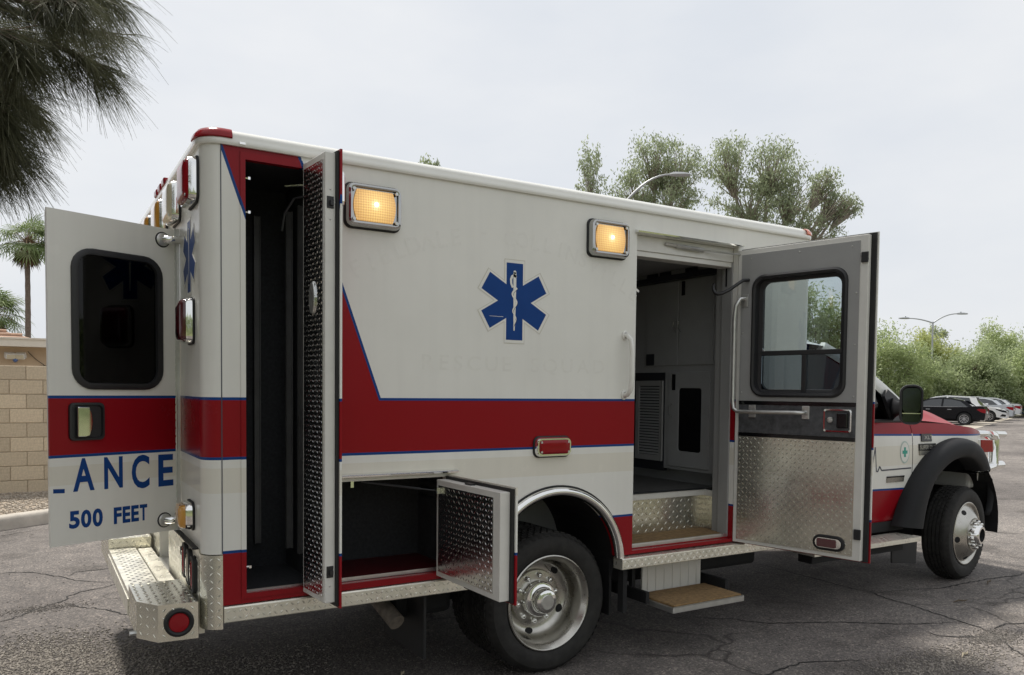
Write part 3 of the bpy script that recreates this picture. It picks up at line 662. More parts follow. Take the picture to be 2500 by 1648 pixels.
# ---- tall compartment door
th = math.atan2(.9965, -.0835)
TD = MB().box(-.292, 0, 0, .010, .640, 2.655).build('compartment_door', M_tall, AMB, loc=(.424, 0, 0), rotz=th)
TD['label'] = 'tall narrow compartment door swung open, tread plate inside'
MB().box(-.282, -.008, .010, .022, .648, 2.647).build('seal', M_rubber, TD)
MB().box(-.268, -.012, .022, .070, .665, 2.640).build('inner_pan', M_frame, TD, bevel=.003)
tread_panel(.030, .250, .690, 2.610, .0735, 'tread_panel', TD, M_aluM, pitch=.0225)
MB().prism([(-.14+.034*math.cos(2*math.pi*k/24), 2.02+.075*math.sin(2*math.pi*k/24)) for k in range(24)], XZ, .074, .079).build('dome_rim', M_chrome, TD)
MB().prism([(-.14+.029*math.cos(2*math.pi*k/24), 2.02+.070*math.sin(2*math.pi*k/24)) for k in range(24)], XZ, .079, .081).build('dome_lens', M_aluD, TD)
for z in (.80, 2.42):
    MB().box(-.271, -.268, .030, .062, z-.022, z+.03).box(-.282, -.268, .034, .05, z-.01, z+.012).build('latch', M_plastic, TD, bevel=.003)
for z in (.74, 2.35, 2.48): MB().lathe([(0, .003), (.004, 0)], lambda a, b, h: (-.2685-h, .046+a, z+b), 8).build('screw', M_aluD, TD)
MB().tube([(-.03, .07, 2.49), (.02, .10, 2.485), (.06, .13, 2.42), (.07, .14, 2.34)], .006, 6).build('door_check_strap', M_plastic, TD)
MB().tube([(-.012, .05, 2.55), (.055, .13, 2.545)], .006, 6).build('hold_open_rod', M_chrome, TD)
lampbox(lambda u, v, n: (-.145+u, -n, 2.5+v), .20, .17, M_lensred, 'warning_lamp', depth=.032, dome=.012, rim=.008, screws=False, parent=TD)
MB().box(-.18, -.11, -.018, 0, 2.0, 2.03).build('door_latch', M_chrome, TD, bevel=.004)
# ---- low compartment door
th = math.atan2(.9992, -.038)
LD = MB().box(-.645, 0, 0, .010, .645, 1.180).build('compartment_door', M_door, AMB, loc=(1.120, 0, 0), rotz=th)
LD['label'] = 'small square compartment door swung open ahead of the rear wheel'
MB().box(-.635, -.008, .010, .022, .653, 1.172).build('seal', M_rubber, LD)
MB().box(-.615, -.010, .022, .075, .662, 1.158).build('inner_pan', M_frame, LD, bevel=.003)
tread_panel(.035, .560, .690, 1.130, .0785, 'tread_panel', LD, M_aluM, pitch=.025)
for z in (1.162, .656): MB().box(-.33, -.27, .035, .06, z-.004, z+.004).build('latch', M_plastic, LD)
MB().box(-.06, -.02, .079, .10, 1.09, 1.12).build('strut_bracket', M_chrome, LD)
# ---- side entry door (inner face at local y = 0)
th = math.atan2(.975, -.223)
whole = rrect(-.417, 1.976, .585, .745, .075, 6)
pr = lambda u0, u1, z0, z1: rect(-u1, -u0, z0, z1)
SD = MB().prism(pr(0, .868, .632, 2.545), XZ, -.060, -.050, holes=[whole]).build('side_door', M_door, AMB, loc=(3.19, 0, 0), rotz=th)
SD['label'] = 'side entry door swung open with window and tread plate lining'
MB().prism(pr(.004, .860, .638, 2.540), XZ, -.050, -.036, holes=[whole]).build('seal', M_rubber, SD)
MB().prism(pr(.006, .832, .645, 2.530), XZ, -.036, 0, holes=[whole]).build('inner_pan', M_frame, SD, bevel=.003)
MB().prism(pr(.034, .786, 1.566, 2.498), XZ, .0005, .004, holes=[whole]).build('upper_panel', M_vinyl, SD)
MB().box(-.786, -.034, .0005, .006, 1.541, 1.565).build('trim_strip', M_black, SD)
MB().box(-.786, -.034, .0005, .004, 1.362, 1.540).build('middle_panel', M_mottle, SD)
MB().box(-.786, -.034, .0005, .006, 1.338, 1.361).build('trim_strip', M_black, SD)
tread_panel(.034, .786, .668, 1.337, .004, 'tread_panel', SD, M_aluS, pitch=.0265)
s_ = MB()
for (u, z) in ((.10, 2.47), (.42, 2.475), (.74, 2.47), (.77, 2.2), (.77, 1.9), (.77, 1.6), (.05, 2.0), (.05, 1.62), (.05, 1.30), (.775, 1.30), (.775, 1.0), (.05, .95)):
    s_.lathe([(0, .0075), (.004, .007), (.0055, .004)], lambda a, b, h: (-u+a, h, z+b), 7)
s_.build('panel_screws', M_aluD, SD)
def lp2(w_, h_, r_, y, cu=-.417, cz=1.976): return [(u, y, v) for u, v in rrect(cu, cz, w_, h_, r_, 6)]
wf = ring_loft(MB(), [lp2(.612, .772, .085, .0045), lp2(.606, .766, .083, .014), lp2(.585, .745, .075, .018), lp2(.560, .715, .066, .012), lp2(.552, .708, .064, -.03), lp2(.500, .675, .05, -.036), lp2(.497, .672, .048, -.056), lp2(.59, .75, .07, -.062), lp2(.60, .76, .08, -.070)], cap=False).build('window_frame', M_plastic, SD, smooth=40)
MB().box(-.70, -.165, -.050, -.028, 1.852, 1.882).box(-.464, -.434, -.050, -.026, 1.62, 1.852).build('window_bar', M_plastic, wf, bevel=.004)
MB().prism(rrect(-.418, 2.10, .51, .445, .04), XZ, -.044, -.040).build('pane', M_glass, wf)
MB().box(-.668, -.462, -.044, -.040, 1.640, 1.853).build('pane', M_glassm, wf)
MB().box(-.440, -.168, -.036, -.032, 1.640, 1.853).build('pane', M_glassm, wf)
gr = [(-.062, .006, 2.22), (-.050, .045, 2.215), (-.030, .060, 2.17), (-.022, .062, 2.10), (-.022, .062, 1.56), (-.028, .062, 1.515), (-.058, .062, 1.496), (-.12, .062, 1.496), (-.44, .062, 1.499), (-.475, .055, 1.499), (-.485, .010, 1.499)]
gb = MB().tube(gr, .0125, 10).build('grab_rail', M_aluD, SD, smooth=60)
for (u, z) in ((.062, 2.21), (.13, 1.505), (.485, 1.505)): MB().box(-u-.024, -u+.024, .004, .010, z-.045, z+.035).build('rail_foot', M_aluD, gb, bevel=.003)
lt = ring_loft(MB(), [[(u, y, v) for u, v in rrect(-.682, 1.458, w_, h_, .012)] for w_, h_, y in ((.168, .136, .004), (.166, .134, .012), (.150, .118, .013), (.146, .114, .003))]).build('latch_plate', M_chrome, SD, smooth=30)
MB().box(-.745, -.680, .005, .022, 1.415, 1.505).build('paddle', M_black, lt, bevel=.006)
MB().lathe([(.017, 0), (.017, .014), (.010, .016), (0, .016)], lambda a, b, h: (-.640+a, .006+h, 1.462+b), 14).build('lock_knob', M_aluD, lt, smooth=40)
dl = ring_loft(MB(), [[(u, y, v) for u, v in rrect(-.648, .728, w_, h_, h_/2-.001)] for w_, h_, y in ((.192, .092, .006), (.190, .090, .014), (.170, .072, .018), (.160, .060, .012))]).build('door_reflector', M_rubber, SD, smooth=40)
MB().prism(rrect(-.648, .728, .158, .060, .028), XZ, .012, .020).build('bezel', M_chrome, dl, bevel=.003)
MB().prism(rrect(-.640, .728, .118, .050, .012), XZ, .020, .025).build('lens', M_lensdark, dl, bevel=.003)
for z, u in ((2.40, .812), (.80, .812)): MB().box(-u-.022, -u+.018, .0, .012, z-.03, z+.03).build('latch', M_plastic, SD, bevel=.003)
MB().tube([(-.085, .004, 2.335), (-.07, .05, 2.33), (-.045, .085, 2.30), (-.015, .12, 2.268), (.015, .15, 2.246), (.040, .165, 2.242), (.058, .17, 2.252), (.068, .17, 2.27), (.072, .168, 2.29), (.066, .165, 2.31)], .011, 8).build('coat_hook', M_plastic, SD, smooth=60)
# closer: body on the door head, arm to the door
MB().tube([(2.60, .030, 2.520), (2.68, .024, 2.516)], .010, 8).tube([(2.68, .024, 2.515), (2.90, .018, 2.508)], .014, 8).tube([(2.90, .018, 2.508), (3.215, -.02, 2.505)], .006, 6).box(3.20, 3.24, -.04, 0, 2.495, 2.517).build('door_closer', M_aluD, AMB)
# ---- rear door (outer face at local x = 0, hinge edge at local y = 0)
th = math.atan2(.9225, -.387)
rh = rrect(.280, 1.920, .40, .61, .07, 6)
RD = MB().prism(rect(-.020, .594, .898, 2.392), YZ, 0, .012, holes=[rh]).build('rear_door', M_rdoor, AMB, loc=(-.108, .60, 0), rotz=th)
RD['label'] = 'rear door swung wide open with dark window and blue lettering'
MB().prism(rect(-.005, .582, .905, 2.38), YZ, .012, .048, holes=[rh]).build('inner_pan', M_frame, RD, bevel=.003)
def lp3(w_, h_, r_, x): return [(x, u, v) for u, v in rrect(.280, 1.920, w_, h_, r_, 6)]
wf = ring_loft(MB(), [lp3(.432, .642, .095, -.0005), lp3(.430, .640, .094, -.010), lp3(.415, .625, .088, -.014), lp3(.372, .585, .062, -.012), lp3(.366, .580, .06, .008), lp3(.360, .57, .06, .03)], cap=False).build('window_frame', M_plastic, RD, smooth=40)
MB().prism(rrect(.280, 1.920, .366, .580, .06, 6), YZ, .004, .008).build('pane', M_glassrear, wf)
MB().prism(rrect(.280, 1.920, .37, .585, .06, 6), YZ, .040, .044).build('blind', M_black, wf)
hb = ring_loft(MB(), [[(x, u, v) for u, v in rrect(.434, 1.454, w_, h_, .022)] for w_, h_, x in ((.158, .172, -.0005), (.156, .170, -.012), (.138, .152, -.013), (.132, .146, -.002))]).build('handle_recess', M_plastic, RD, smooth=35)
MB().prism([(.482, 1.385), (.452, 1.385), (.430, 1.392), (.420, 1.42), (.416, 1.455), (.420, 1.49), (.430, 1.52), (.482, 1.522)], YZ, -.026, -.012).build('lever', M_chrome, hb, bevel=.004)
MB().lathe([(.012, 0), (.012, .012), (0, .013)], lambda a, b, h: (-.006-h, .438+a, 1.402+b), 12).build('lock', M_chrome, hb, smooth=40)
LT = [('A', .496, .400, 1.137, 1.287, .026), ('N', .356, .268, 1.136, 1.285, .026), ('C', .225, .136, 1.123, 1.286, .026), ('E', .091, .012, 1.123, 1.281, .026)]
for word, u0, u1, z0, z1 in (('500', .515, .359, .970, 1.050), ('FEET', .313, .145, .966, 1.045)):
    k = len(word); w_ = (u0-u1)/k
    LT += [(c_, u0-w_*i, u0-w_*i-w_*.90, z0-.0025*i*(k == 3), z1, .040) for i, c_ in enumerate(word)]
for ch, u0, u1, z0, z1, bd in LT:
    vs_, fs_ = text_mesh(ch, z1-z0, bold=bd); xs = [v[0] for v in vs_]; zs = [v[1] for v in vs_]; w_ = max(xs)-min(xs); h_ = max(zs)-min(zs)
    MB().add([(-.0008, u0-(x-min(xs))/w_*(u0-u1), z0+(z-min(zs))/h_*(z1-z0)) for x, z in vs_], fs_).build('letter', M_decal, RD, norm=False)
MB().add([(-.0008, .581, 1.138), (-.0008, .532, 1.135), (-.0008, .532, 1.154), (-.0008, .581, 1.157)], [(0, 1, 2, 3)]).build('letter', M_decal, RD, norm=False)
for z in (2.335, .955):
    hs = MB().lathe([(.032, 0), (.032, .005), (.024, .010), (0, .012)], lambda a, b, h: (-h, .060+a, z+b), 18).build('hold_open_socket', M_aluD, RD, smooth=40); MB().lathe([(.031, .0), (.035, .004), (.038, 0)], lambda a, b, h: (-h-.0005, .060+a, z+b), 20).build('gasket', M_rubber, hs)
    MB().tube([(-.012, .060, z), (-.030, .045, z), (-.040, .015, z+.003), (-.042, -.055, z+.008), (-.042, -.12, z+.008)], [.019, .020, .017, .024, .024], 10).build('hold_open_arm', M_chrome, hs, smooth=60)
# piano hinge
mb = MB().tube([(-.100, .607, .90), (-.100, .607, 2.40)], .007, 8)
for i in range(38): mb.tube([(-.100, .607, .90+.0395*i), (-.100, .607, .93+.0395*i)], .0085, 8)
mb.box(-.098, -.083, .600, .618, .90, 2.40); mb.build('piano_hinge', M_aluD, AMB)
# closed left rear door
LR = MB().prism(rect(1.225, 1.815, .92, 2.395), YZ, XR-.020, XR+.02, holes=[rrect(1.52, 1.92, .40, .61, .07, 6)]).build('rear_door', M_rear, AMB, bevel=.003)
LR['label'] = 'left rear door, closed behind the open one'
MB().prism(rrect(1.52, 1.92, .44, .65, .09, 6), YZ, XR-.03, XR-.0205, holes=[rrect(1.52, 1.92, .37, .58, .06, 6)]).build('window_frame', M_plastic, LR)
MB().prism(rrect(1.52, 1.92, .38, .59, .06, 6), YZ, XR-.008, XR-.004).build('pane', M_glassrear, LR)

# ================================================================== WHEELS
def wheel(cx, cy, cz, kind, name, steer=0.0, far=False):
    """axis along local Y, outer face towards -Y"""
    Ft = lambda a, b, h: (a, h, b)
    mb = MB(); RT = .405
    prof = [(.262, .030), (.272, .016), (.290, .004), (.312, -.003), (.340, -.006), (.362, -.002), (.372, .000), (.374, .003), (.386, .010), (.397, .026), (.401, .040)]
    tread = []
    for k in range(5):
        y0 = .040+.032*k; tread += [(.402, y0), (.403, y0+.024), (.394, y0+.026), (.394, y0+.030)]
    prof = prof+tread[:-2]; W2 = .040+.032*4+.024+.04
    prof += [(.401, W2-.038), (.386, W2-.010), (.35, W2+.004), (.30, W2-.004), (.262, W2-.03)]
    mb.lathe(prof, Ft, 56)
    for i in range(56):
        a = 2*math.pi*(i+.5)/56; ca, sa = math.cos(a), math.sin(a)
        for k in range(5):
            y0 = .041+.032*k; off = .5*(k % 2)*2*math.pi/56; c2, s2 = math.cos(a+off), math.sin(a+off); t2 = (-s2, c2)
            q = .0145
            p = [(c2*r_+t2[0]*u, yy, s2*r_+t2[1]*u) for r_ in (.400, .4085) for (u, yy) in ((-q, y0), (q, y0+.004), (q, y0+.022), (-q, y0+.018))]
            mb.add(p, [(4, 5, 6, 7), (0, 1, 5, 4), (1, 2, 6, 5), (2, 3, 7, 6), (3, 0, 4, 7)])
        # shoulder lugs
        u = .012
        p = []
        for r_, yy in ((.402, .036), (.386, .006)):
            p += [(ca*r_+sa*u, yy-.003, sa*r_-ca*u), (ca*r_-sa*u, yy-.003, sa*r_+ca*u)]
        mb.add(p+[(ca*.395-sa*u, .04, sa*.395+ca*u), (ca*.395+sa*u, .04, sa*.395-ca*u)], [(0, 1, 3, 2)])
    W = empty('tmp', (0, 0, 0), '', '')
    bpy.data.objects.remove(W)
    o = mb.build(name, M_tyre, AMB, smooth=35); o.location = (cx, cy, cz); o.rotation_euler = (0, 0, steer+(math.pi if far else 0))
    if far:
        ring_loft(MB(), [[(.26*math.cos(t), y, .26*math.sin(t)) for t in [2*math.pi*k/24 for k in range(24)]] for y in (.02, .10)]).build('rim', M_aluD, o, smooth=40); return o
    if kind == 'rear':
        rp = [(.262, .034), (.274, .012), (.276, .004), (.270, .001), (.262, .006), (.256, .020), (.246, .028), (.240, .050), (.236, .110), (.230, .145), (.210, .170), (.185, .178), (.165, .178), (.162, .172), (.160, .154), (.130, .150), (.106, .150)]
        hubp = [(.106, .150), (.104, .100), (.098, .092), (.078, .090), (.074, .086), (.073, .050), (.066, .034), (.044, .026)]
        lugr, lugy0, lugy1 = .133, .152, .128; hr, hy = .200, .1475
    else:
        rp = [(.262, .034), (.274, .012), (.276, .004), (.270, .001), (.262, .004), (.254, .018), (.246, .022), (.232, .012), (.205, -.012), (.175, -.036), (.150, -.050), (.142, -.052), (.140, -.060), (.118, -.062), (.092, -.062)]
        hubp = [(.092, -.062), (.088, -.070), (.082, -.110), (.074, -.118), (.058, -.119)]
        lugr, lugy0, lugy1 = .112, -.060, -.092; hr, hy = .215, .002
    rim = MB().lathe(rp, Ft, 64).build('rim', M_wheel, o, smooth=50)
    MB().lathe(hubp, Ft, 40, cap1=(kind == 'rear')).build('hub', M_chrome, rim, smooth=40)
    if kind == 'rear':
        MB().lathe([(.044, .0255), (.040, .022), (0, .022)], Ft, 28).build('hub_cap', M_aluD, rim, smooth=40)
    else:
        MB().lathe([(.058, -.112), (.050, -.08), (0, -.08)], Ft, 28).build('hub_bore', M_dark, rim, smooth=40)
    for k in range(10):
        a = 2*math.pi*(k+.3)/10; x, z = lugr*math.cos(a), lugr*math.sin(a)
        MB().lathe([(.0165, lugy0), (.0165, lugy0*.4+lugy1*.6), (.012, lugy1), (.006, lugy1-.003), (0, lugy1-.003)], lambda p, q, h: (x+p, h, z+q), 10).build('lug_nut', M_chrome, rim, smooth=40)
    for k in range(5):
        a = 2*math.pi*(k+.62)/5; ca, sa = math.cos(a), math.sin(a)
        sl = (.152-.1465)/.025 if kind == 'rear' else (.012+.036)/.057
        def hp(p, q, n, ca=ca, sa=sa):
            r_ = hr+p; yy = np.interp(r_, [t[0] for t in rp[::-1]], [t[1] for t in rp[::-1]])-n
            return (ca*r_-sa*q, yy, sa*r_+ca*q)
        MB().add([hp(0, 0, .0016)]+[hp(.017*math.cos(t), .027*math.sin(t), .0016) for t in [2*math.pi*j/16 for j in range(16)]], [(0, 1+j, 1+(j+1) % 16) for j in range(16)]).build('hand_hole', M_dark, rim, norm=False)
    if kind == 'rear':
        MB().tube([(.05, .14, .19), (.055, .10, .165), (.06, .085, .155)], .005, 6).build('valve_stem', M_chrome, rim)
    return o
M_wheel = pm('polished_wheel', (0.50, 0.485, 0.445), 0.30, 1.0, var=0.15, vscale=7, rvar=0.09)
wheel(1.800, .055, .402, 'rear', 'rear_wheel')
w2 = wheel(1.800, .535, .402, 'rear', 'inner_rear_wheel', far=True)
for (cx, cy) in ((1.8, BW-.055),): wheel(cx, cy, .402, 'rear', 'rear_wheel', far=True)
wheel(6.275, .165, .405, 'front', 'front_wheel', steer=R(7.5))
wheel(6.275, BW-.165, .405, 'front', 'front_wheel', far=True)
# chassis
ch = MB()
for y in (.78, BW-.86): ch.box(-.05, 6.9, y, y+.08, .52, .66)
ch.tube([(1.8, .30, .40), (1.8, BW-.30, .40)], .065, 10); ch.tube([(6.275, .3, .36), (6.275, BW-.3, .36)], .05, 8)
ch.lathe([(0, -.14), (.12, -.11), (.17, 0), (.12, .12), (0, .15)], lambda a, b, h: (1.8+h, 1.22+a, .40+b), 18)
for x in (.3, 1.2, 2.6, 3.8, 5.0): ch.box(x, x+.08, .8, 1.7, .55, .64)
ch.build('chassis', M_dark, AMB)
MB().box(2.5, 3.9, .42, .78, .34, .60).build('fuel_tank', M_dark, AMB, bevel=.03)
MB().tube([(1.28, .95, .50), (.98, .70, .48), (.90, .45, .46), (.90, .30, .43), (.92, .20, .38)], .045, 12).build('exhaust_pipe', pm('rusty_exhaust', (.20, .17, .14), .7, var=.35, vscale=20), AMB, smooth=50)
MB().box(1.02, 1.035, .08, .62, .20, .62).build('mud_flap', M_rubber, AMB)
MB().box(.95, 1.30, .30, .70, .36, .58).build('muffler', M_dark, AMB, bevel=.04)
MB().box(2.23, 2.245, .06, .62, .27, .60).build('mud_flap', M_rubber, AMB)
# pull-out step below the side door
ps = MB().box(2.50, 3.095, -.205, .14, .308, .340).build('pull_out_step', M_aluD, AMB, bevel=.003)
MB().box(2.515, 3.08, -.195, .13, .340, .354).build('step_mat', M_mat, ps, bevel=.004)
mb = MB(); 
for i in range(60): mb.box(2.503+.0098*i, 2.508+.0098*i, -.207, -.201, .338, .347)
mb.build('serrated_edge', M_aluD, ps)
MB().box(2.45, 2.475, -.02, .55, .33, .40).build('step_slide', M_dark, ps); MB().box(3.12, 3.145, -.02, .55, .33, .40).build('step_slide', M_dark, ps)
MB().box(2.56, 3.06, .145, .16, .345, .562).build('step_skirt', M_frame, ps)
mb = MB()
for i in range(7): mb.box(2.60+.07*i, 2.604+.07*i, .1435, .1455, .35, .56)
mb.build('skirt_rib', M_aluD, ps)
MB().box(2.27, 2.30, -.02, .03, .30, .57).build('step_bracket', M_dark, ps); MB().box(2.48, 2.505, .15, .18, .33, .57).build('step_bracket', M_dark, ps)
# ================================================================== CAB
YC = 1.22
def mir(y): return 2*YC-y
def yside(x, z):
    y = .200+.045*((z-1.08)/.45)**2
    if z > 1.30: y += .05*(z-1.30)/.1*.5
    if x > 6.25: y += .16*((x-6.25)/.55)**2
    return y
def arch_z(x):
    pts = [(5.42, .55), (5.50, .78), (5.60, .93), (5.75, 1.06), (5.95, 1.13), (6.15, 1.145), (6.35, 1.10), (6.50, 1.0), (6.62, .85), (6.80, .80)]
    return float(np.interp(x, [p[0] for p in pts], [p[1] for p in pts]))
def ztop(x): return float(np.interp(x, [4.0, 5.0, 5.6, 6.0, 6.4, 6.65, 6.80], [1.392, 1.388, 1.383, 1.368, 1.33, 1.285, 1.235]))
def panel(x0, x1, zl, zt, nx, nz, far=False, off=0.0):
    mb = MB()
    def fn(u, v):
        x = x0+(x1-x0)*u; z = zl(x)+(zt(x)-zl(x))*v; y = yside(x, z)+off
        return (x, mir(y) if far else y, z)
    return mb.grid(fn, nx, nz)
cd = panel(3.985, 5.482, lambda x: .572, ztop, 24, 16).build('cab_door', M_cab, AMB, smooth=40)
cd['label'] = 'white and red cab door with heartbeat line'
panel(3.985, 5.482, lambda x: .572, ztop, 8, 12, True).build('cab_door', M_cab, AMB, smooth=40)
panel(5.490, 6.80, arch_z, ztop, 30, 12).build('front_fender', M_cab, AMB, smooth=40)
panel(5.490, 6.80, arch_z, ztop, 16, 10, True).build('front_fender', M_cab, AMB, smooth=40)
# dark gap behind the shut line, inner wheel housing, rocker
MB().box(5.45, 5.52, .24, .30, .58, 1.36).build('shut_line', M_dark, AMB)
MB().box(3.99, 5.45, .24, .30, .50, .58).build('rocker', M_dark, AMB)
mb = MB(); n = 24; vs = []
for k in range(n+1):
    a = math.pi*1.05-math.pi*1.1*k/n
    for y in (.21, .80): vs.append((6.20+.66*math.cos(a), y, .46+.66*math.sin(a)))
mb.add(vs, [(2*i, 2*i+1, 2*i+3, 2*i+2) for i in range(n)]); mb.box(5.5, 6.9, .80, .83, .35, 1.15); mb.build('wheel_housing', M_dark, AMB)
# fender flare
outer = [(5.250, .550), (5.290, .640), (5.360, .780), (5.440, .915), (5.540, 1.025), (5.680, 1.132), (5.840, 1.207), (6.040, 1.247), (6.230, 1.242), (6.400, 1.190), (6.540, 1.100), (6.650, .965)]
inner = [(5.50, .520), (5.515, .620), (5.550, .745), (5.61, .862), (5.685, .945), (5.78, 1.010), (5.90, 1.062), (6.03, 1.088), (6.17, 1.082), (6.29, 1.045), (6.40, .992), (6.47, .940)]
def dens(p, n=40):
    p = np.array(p); t = np.r_[0, np.cumsum(np.hypot(*np.diff(p, axis=0).T))]; t /= t[-1]; s = np.linspace(0, 1, n)
    # smooth resample
    q = np.c_[np.interp(s, t, p[:, 0]), np.interp(s, t, p[:, 1])]
    for _ in range(3): q[1:-1] = .25*q[:-2]+.5*q[1:-1]+.25*q[2:]
    return q
O, I = dens(outer), dens(inner)
for far in (False, True):
    mb = MB(); vs = []; n = 40
    for k in range(n):
        (xo, zo), (xi, zi) = O[k], I[k]
        fr = k/(n-1); yb = .19+.03*max(0, fr-.6)
        for t, y in ((-.02, yb+.03), (0, yb-.02), (.10, .115), (.28, .088), (.55, .080), (.80, .082), (.93, .088), (1.0, .105), (1.0, .24)):
            x, z = xo+(xi-xo)*t, zo+(zi-zo)*t; y += .07*max(0, fr-.72)/.28
            vs.append((x, mir(y) if far else y, z))
    q = 9; mb.add(vs, [(i*q+j, i*q+j+1, (i+1)*q+j+1, (i+1)*q+j) for i in range(n-1) for j in range(q-1)]); mb.build('fender_flare', M_flare, AMB, smooth=50)
# hood
def hz(x, y):
    c = abs(y-YC)/.93
    mid = np.interp(x, [5.55, 5.8, 6.2, 6.5, 6.75, 6.9, 6.98], [1.575, 1.575, 1.555, 1.495, 1.395, 1.305, 1.22])
    edge = np.interp(x, [5.55, 5.8, 6.2, 6.5, 6.75, 6.9, 6.98], [1.43, 1.42, 1.392, 1.345, 1.27, 1.215, 1.16])
    s = 1/(1+math.exp((c-.70)*10)); return float(edge+(mid-edge)*s-.03*max(0, c-.8)/.2)
def hf(u, v):
    x = 5.55+1.43*u; inset = .035+.30*max(0, (x-6.45)/.53)**2*.5
    y0, y1 = .235+inset, mir(.235+inset); y = y0+(y1-y0)*v; return (x-.18*(abs(y-YC)/.93)**2*u, y, hz(x, y))
M_hood = pm('hood_paint', (0.27, 0.006, 0.012), 0.35, coat=0.0, spec=0.12)
MB().grid(hf, 30, 40).build('hood', M_hood, AMB, smooth=60)
# cowl and front structure
MB().box(5.40, 5.72, .30, mir(.30), 1.36, 1.415).build('cowl', M_plastic, AMB, bevel=.02)
MB().box(6.70, 6.92, .40, mir(.40), .75, 1.20).build('grille', M_cabwhite, AMB, bevel=.03)
for k in range(5): MB().box(6.915, 6.935, .60, mir(.60), .82+.07*k, .86+.07*k).build('grille_bar', M_plastic, AMB)
for far in (False, True):
    y0, y1 = (.255, .50)
    if far: y0, y1 = mir(.50), mir(.255)
    hl = MB().prism([(6.56, 1.105), (6.56, 1.225), (6.72, 1.215), (6.83, 1.20), (6.86, 1.13), (6.82, 1.095)], XZ, y0, y1).build('headlamp', M_aluD, AMB, bevel=.015)
    yy = y0-.004 if not far else y1-.001
    MB().prism([(6.610, 1.100), (6.605, 1.215), (6.80, 1.207), (6.815, 1.098)], XZ, yy, yy+.006).build('marker_lens', M_lensred, hl, bevel=.004)
# front bumper with dark end caps
fb = MB().box(6.86, 7.02, .36, mir(.36), .56, .80).build('front_bumper', M_chrome, AMB, bevel=.03)
for far in (False, True):
    mb = MB(); vs = []
    prof = [(6.50, .915), (6.60, .925), (6.72, .905), (6.79, .85), (6.82, .76), (6.825, .66), (6.80, .57), (6.76, .52)]
    for (x, z) in prof:
        dx = .035
        for (xx, y) in ((x-.05, .27), (x-.01, .235), (x+dx*.6, .255), (x+dx*1.6, .32), (x+dx*1.6, .42)): vs.append((xx, mir(y) if far else y, z))
    mb.add(vs, [(i*5+j, i*5+j+1, (i+1)*5+j+1, (i+1)*5+j) for i in range(7) for j in range(4)]); mb.build('bumper_end_cap', M_flare, AMB, smooth=50, solid=.006)
MB().box(6.56, 6.66, .245, .30, .925, .940).build('fender_bracket', M_aluD, AMB)
# grille guard
gg = MB()
for y in (.37, mir(.37)):
    gg.tube([(6.92, y, .93), (7.02, y, .945), (7.05, y, .98), (7.05, y, 1.20), (7.03, y, 1.235), (6.95, y, 1.25)], .046, 12)
    gg.tube([(7.05, y, .955), (7.19, y, .955)], .040, 12)
gg.tube([(7.03, .36, 1.245), (7.12, .42, 1.243), (7.16, .60, 1.243), (7.16, mir(.60), 1.243), (7.12, mir(.42), 1.243)], .034, 10); gg.tube([(6.60, .45, 1.255), (6.95, .38, 1.255), (7.10, .37, 1.250), (7.22, .37, 1.245)], .030, 10)
gg.build('grille_guard', M_chrome, AMB, smooth=60)
# greenhouse
def pil(pts, wid, name, mat, y2=None):
    return MB().tube(pts, wid, 8).build(name, mat, AMB, smooth=60)
A0, A1 = (5.66, .275, 1.395), (4.60, .415, 2.00)
for far in (False, True):
    f_ = (lambda p: (p[0], mir(p[1]), p[2])) if far else (lambda p: p)
    mb = MB(); pts = []
    for k in range(9):
        t = k/8; x = A0[0]+(A1[0]-A0[0])*t; z = A0[2]+(A1[2]-A0[2])*t+.055*math.sin(math.pi*t); y = A0[1]+(A1[1]-A0[1])*t; pts.append((x, y, z))
    rows = []
    for (x, y, z) in pts: rows.append([f_((x-.055, y-.012, z-.055)), f_((x-.02, y-.026, z-.015)), f_((x+.02, y-.005, z+.018)), f_((x+.035, y+.045, z+.022)), f_((x-.02, y+.05, z-.04))])
    ring_loft(mb, rows, cap0=True); mb.build('windshield_pillar', M_cabwhite, AMB, smooth=50)
    # door window frame trim and pane
    q = [f_((5.36, .262, 1.405)), f_((4.10, .262, 1.405)), f_((4.10, .395, 1.93)), f_((4.58, .405, 1.93)), f_((4.95, .355, 1.745))]
    MB().add(q, [(0, 1, 2, 3, 4)]).build('cab_window', M_glassd, AMB, norm=False, solid=.004)
    MB().tube([f_((5.60, .255, 1.400)), f_((4.0, .255, 1.400))], .016, 6).build('belt_moulding', M_plastic, AMB)
    mb = MB().add([f_((5.62, .258, 1.40)), f_((5.26, .252, 1.40)), f_((5.19, .285, 1.60)), f_((5.24, .292, 1.655)), f_((5.34, .285, 1.60))], [(0, 1, 2, 3, 4)]); mb.build('mirror_sail', M_plastic, AMB, norm=False, solid=.03)
    MB().prism([(3.99, 1.38), (4.12, 1.38), (4.12, 1.96), (3.99, 1.96)], lambda u, v, w_: f_((u, .262+(v-1.4)*.25+w_, v)), 0, .05).build('cab_rear_pillar', M_cabwhite, AMB)
MB().add([(5.70, .33, 1.42), (5.70, mir(.33), 1.42), (4.60, mir(.46), 2.01), (4.60, .46, 2.01)], [(0, 1, 2, 3)]).build('windshield', M_glassd, AMB, norm=False, solid=.006)
def rf(u, v):
    x = 3.99+.78*u; y = .40+(mir(.40)-.40)*v; c = abs(v-.5)*2
    z = 2.0+.09*(1-c**4)*(1-.6*max(0, (u-.5)*2)**2.2)-.02*max(0, (u-.5)*2)
    return (x, y, z)
cr_ = MB().grid(rf, 16, 24).build('cab_roof', M_cabwhite, AMB, smooth=60)
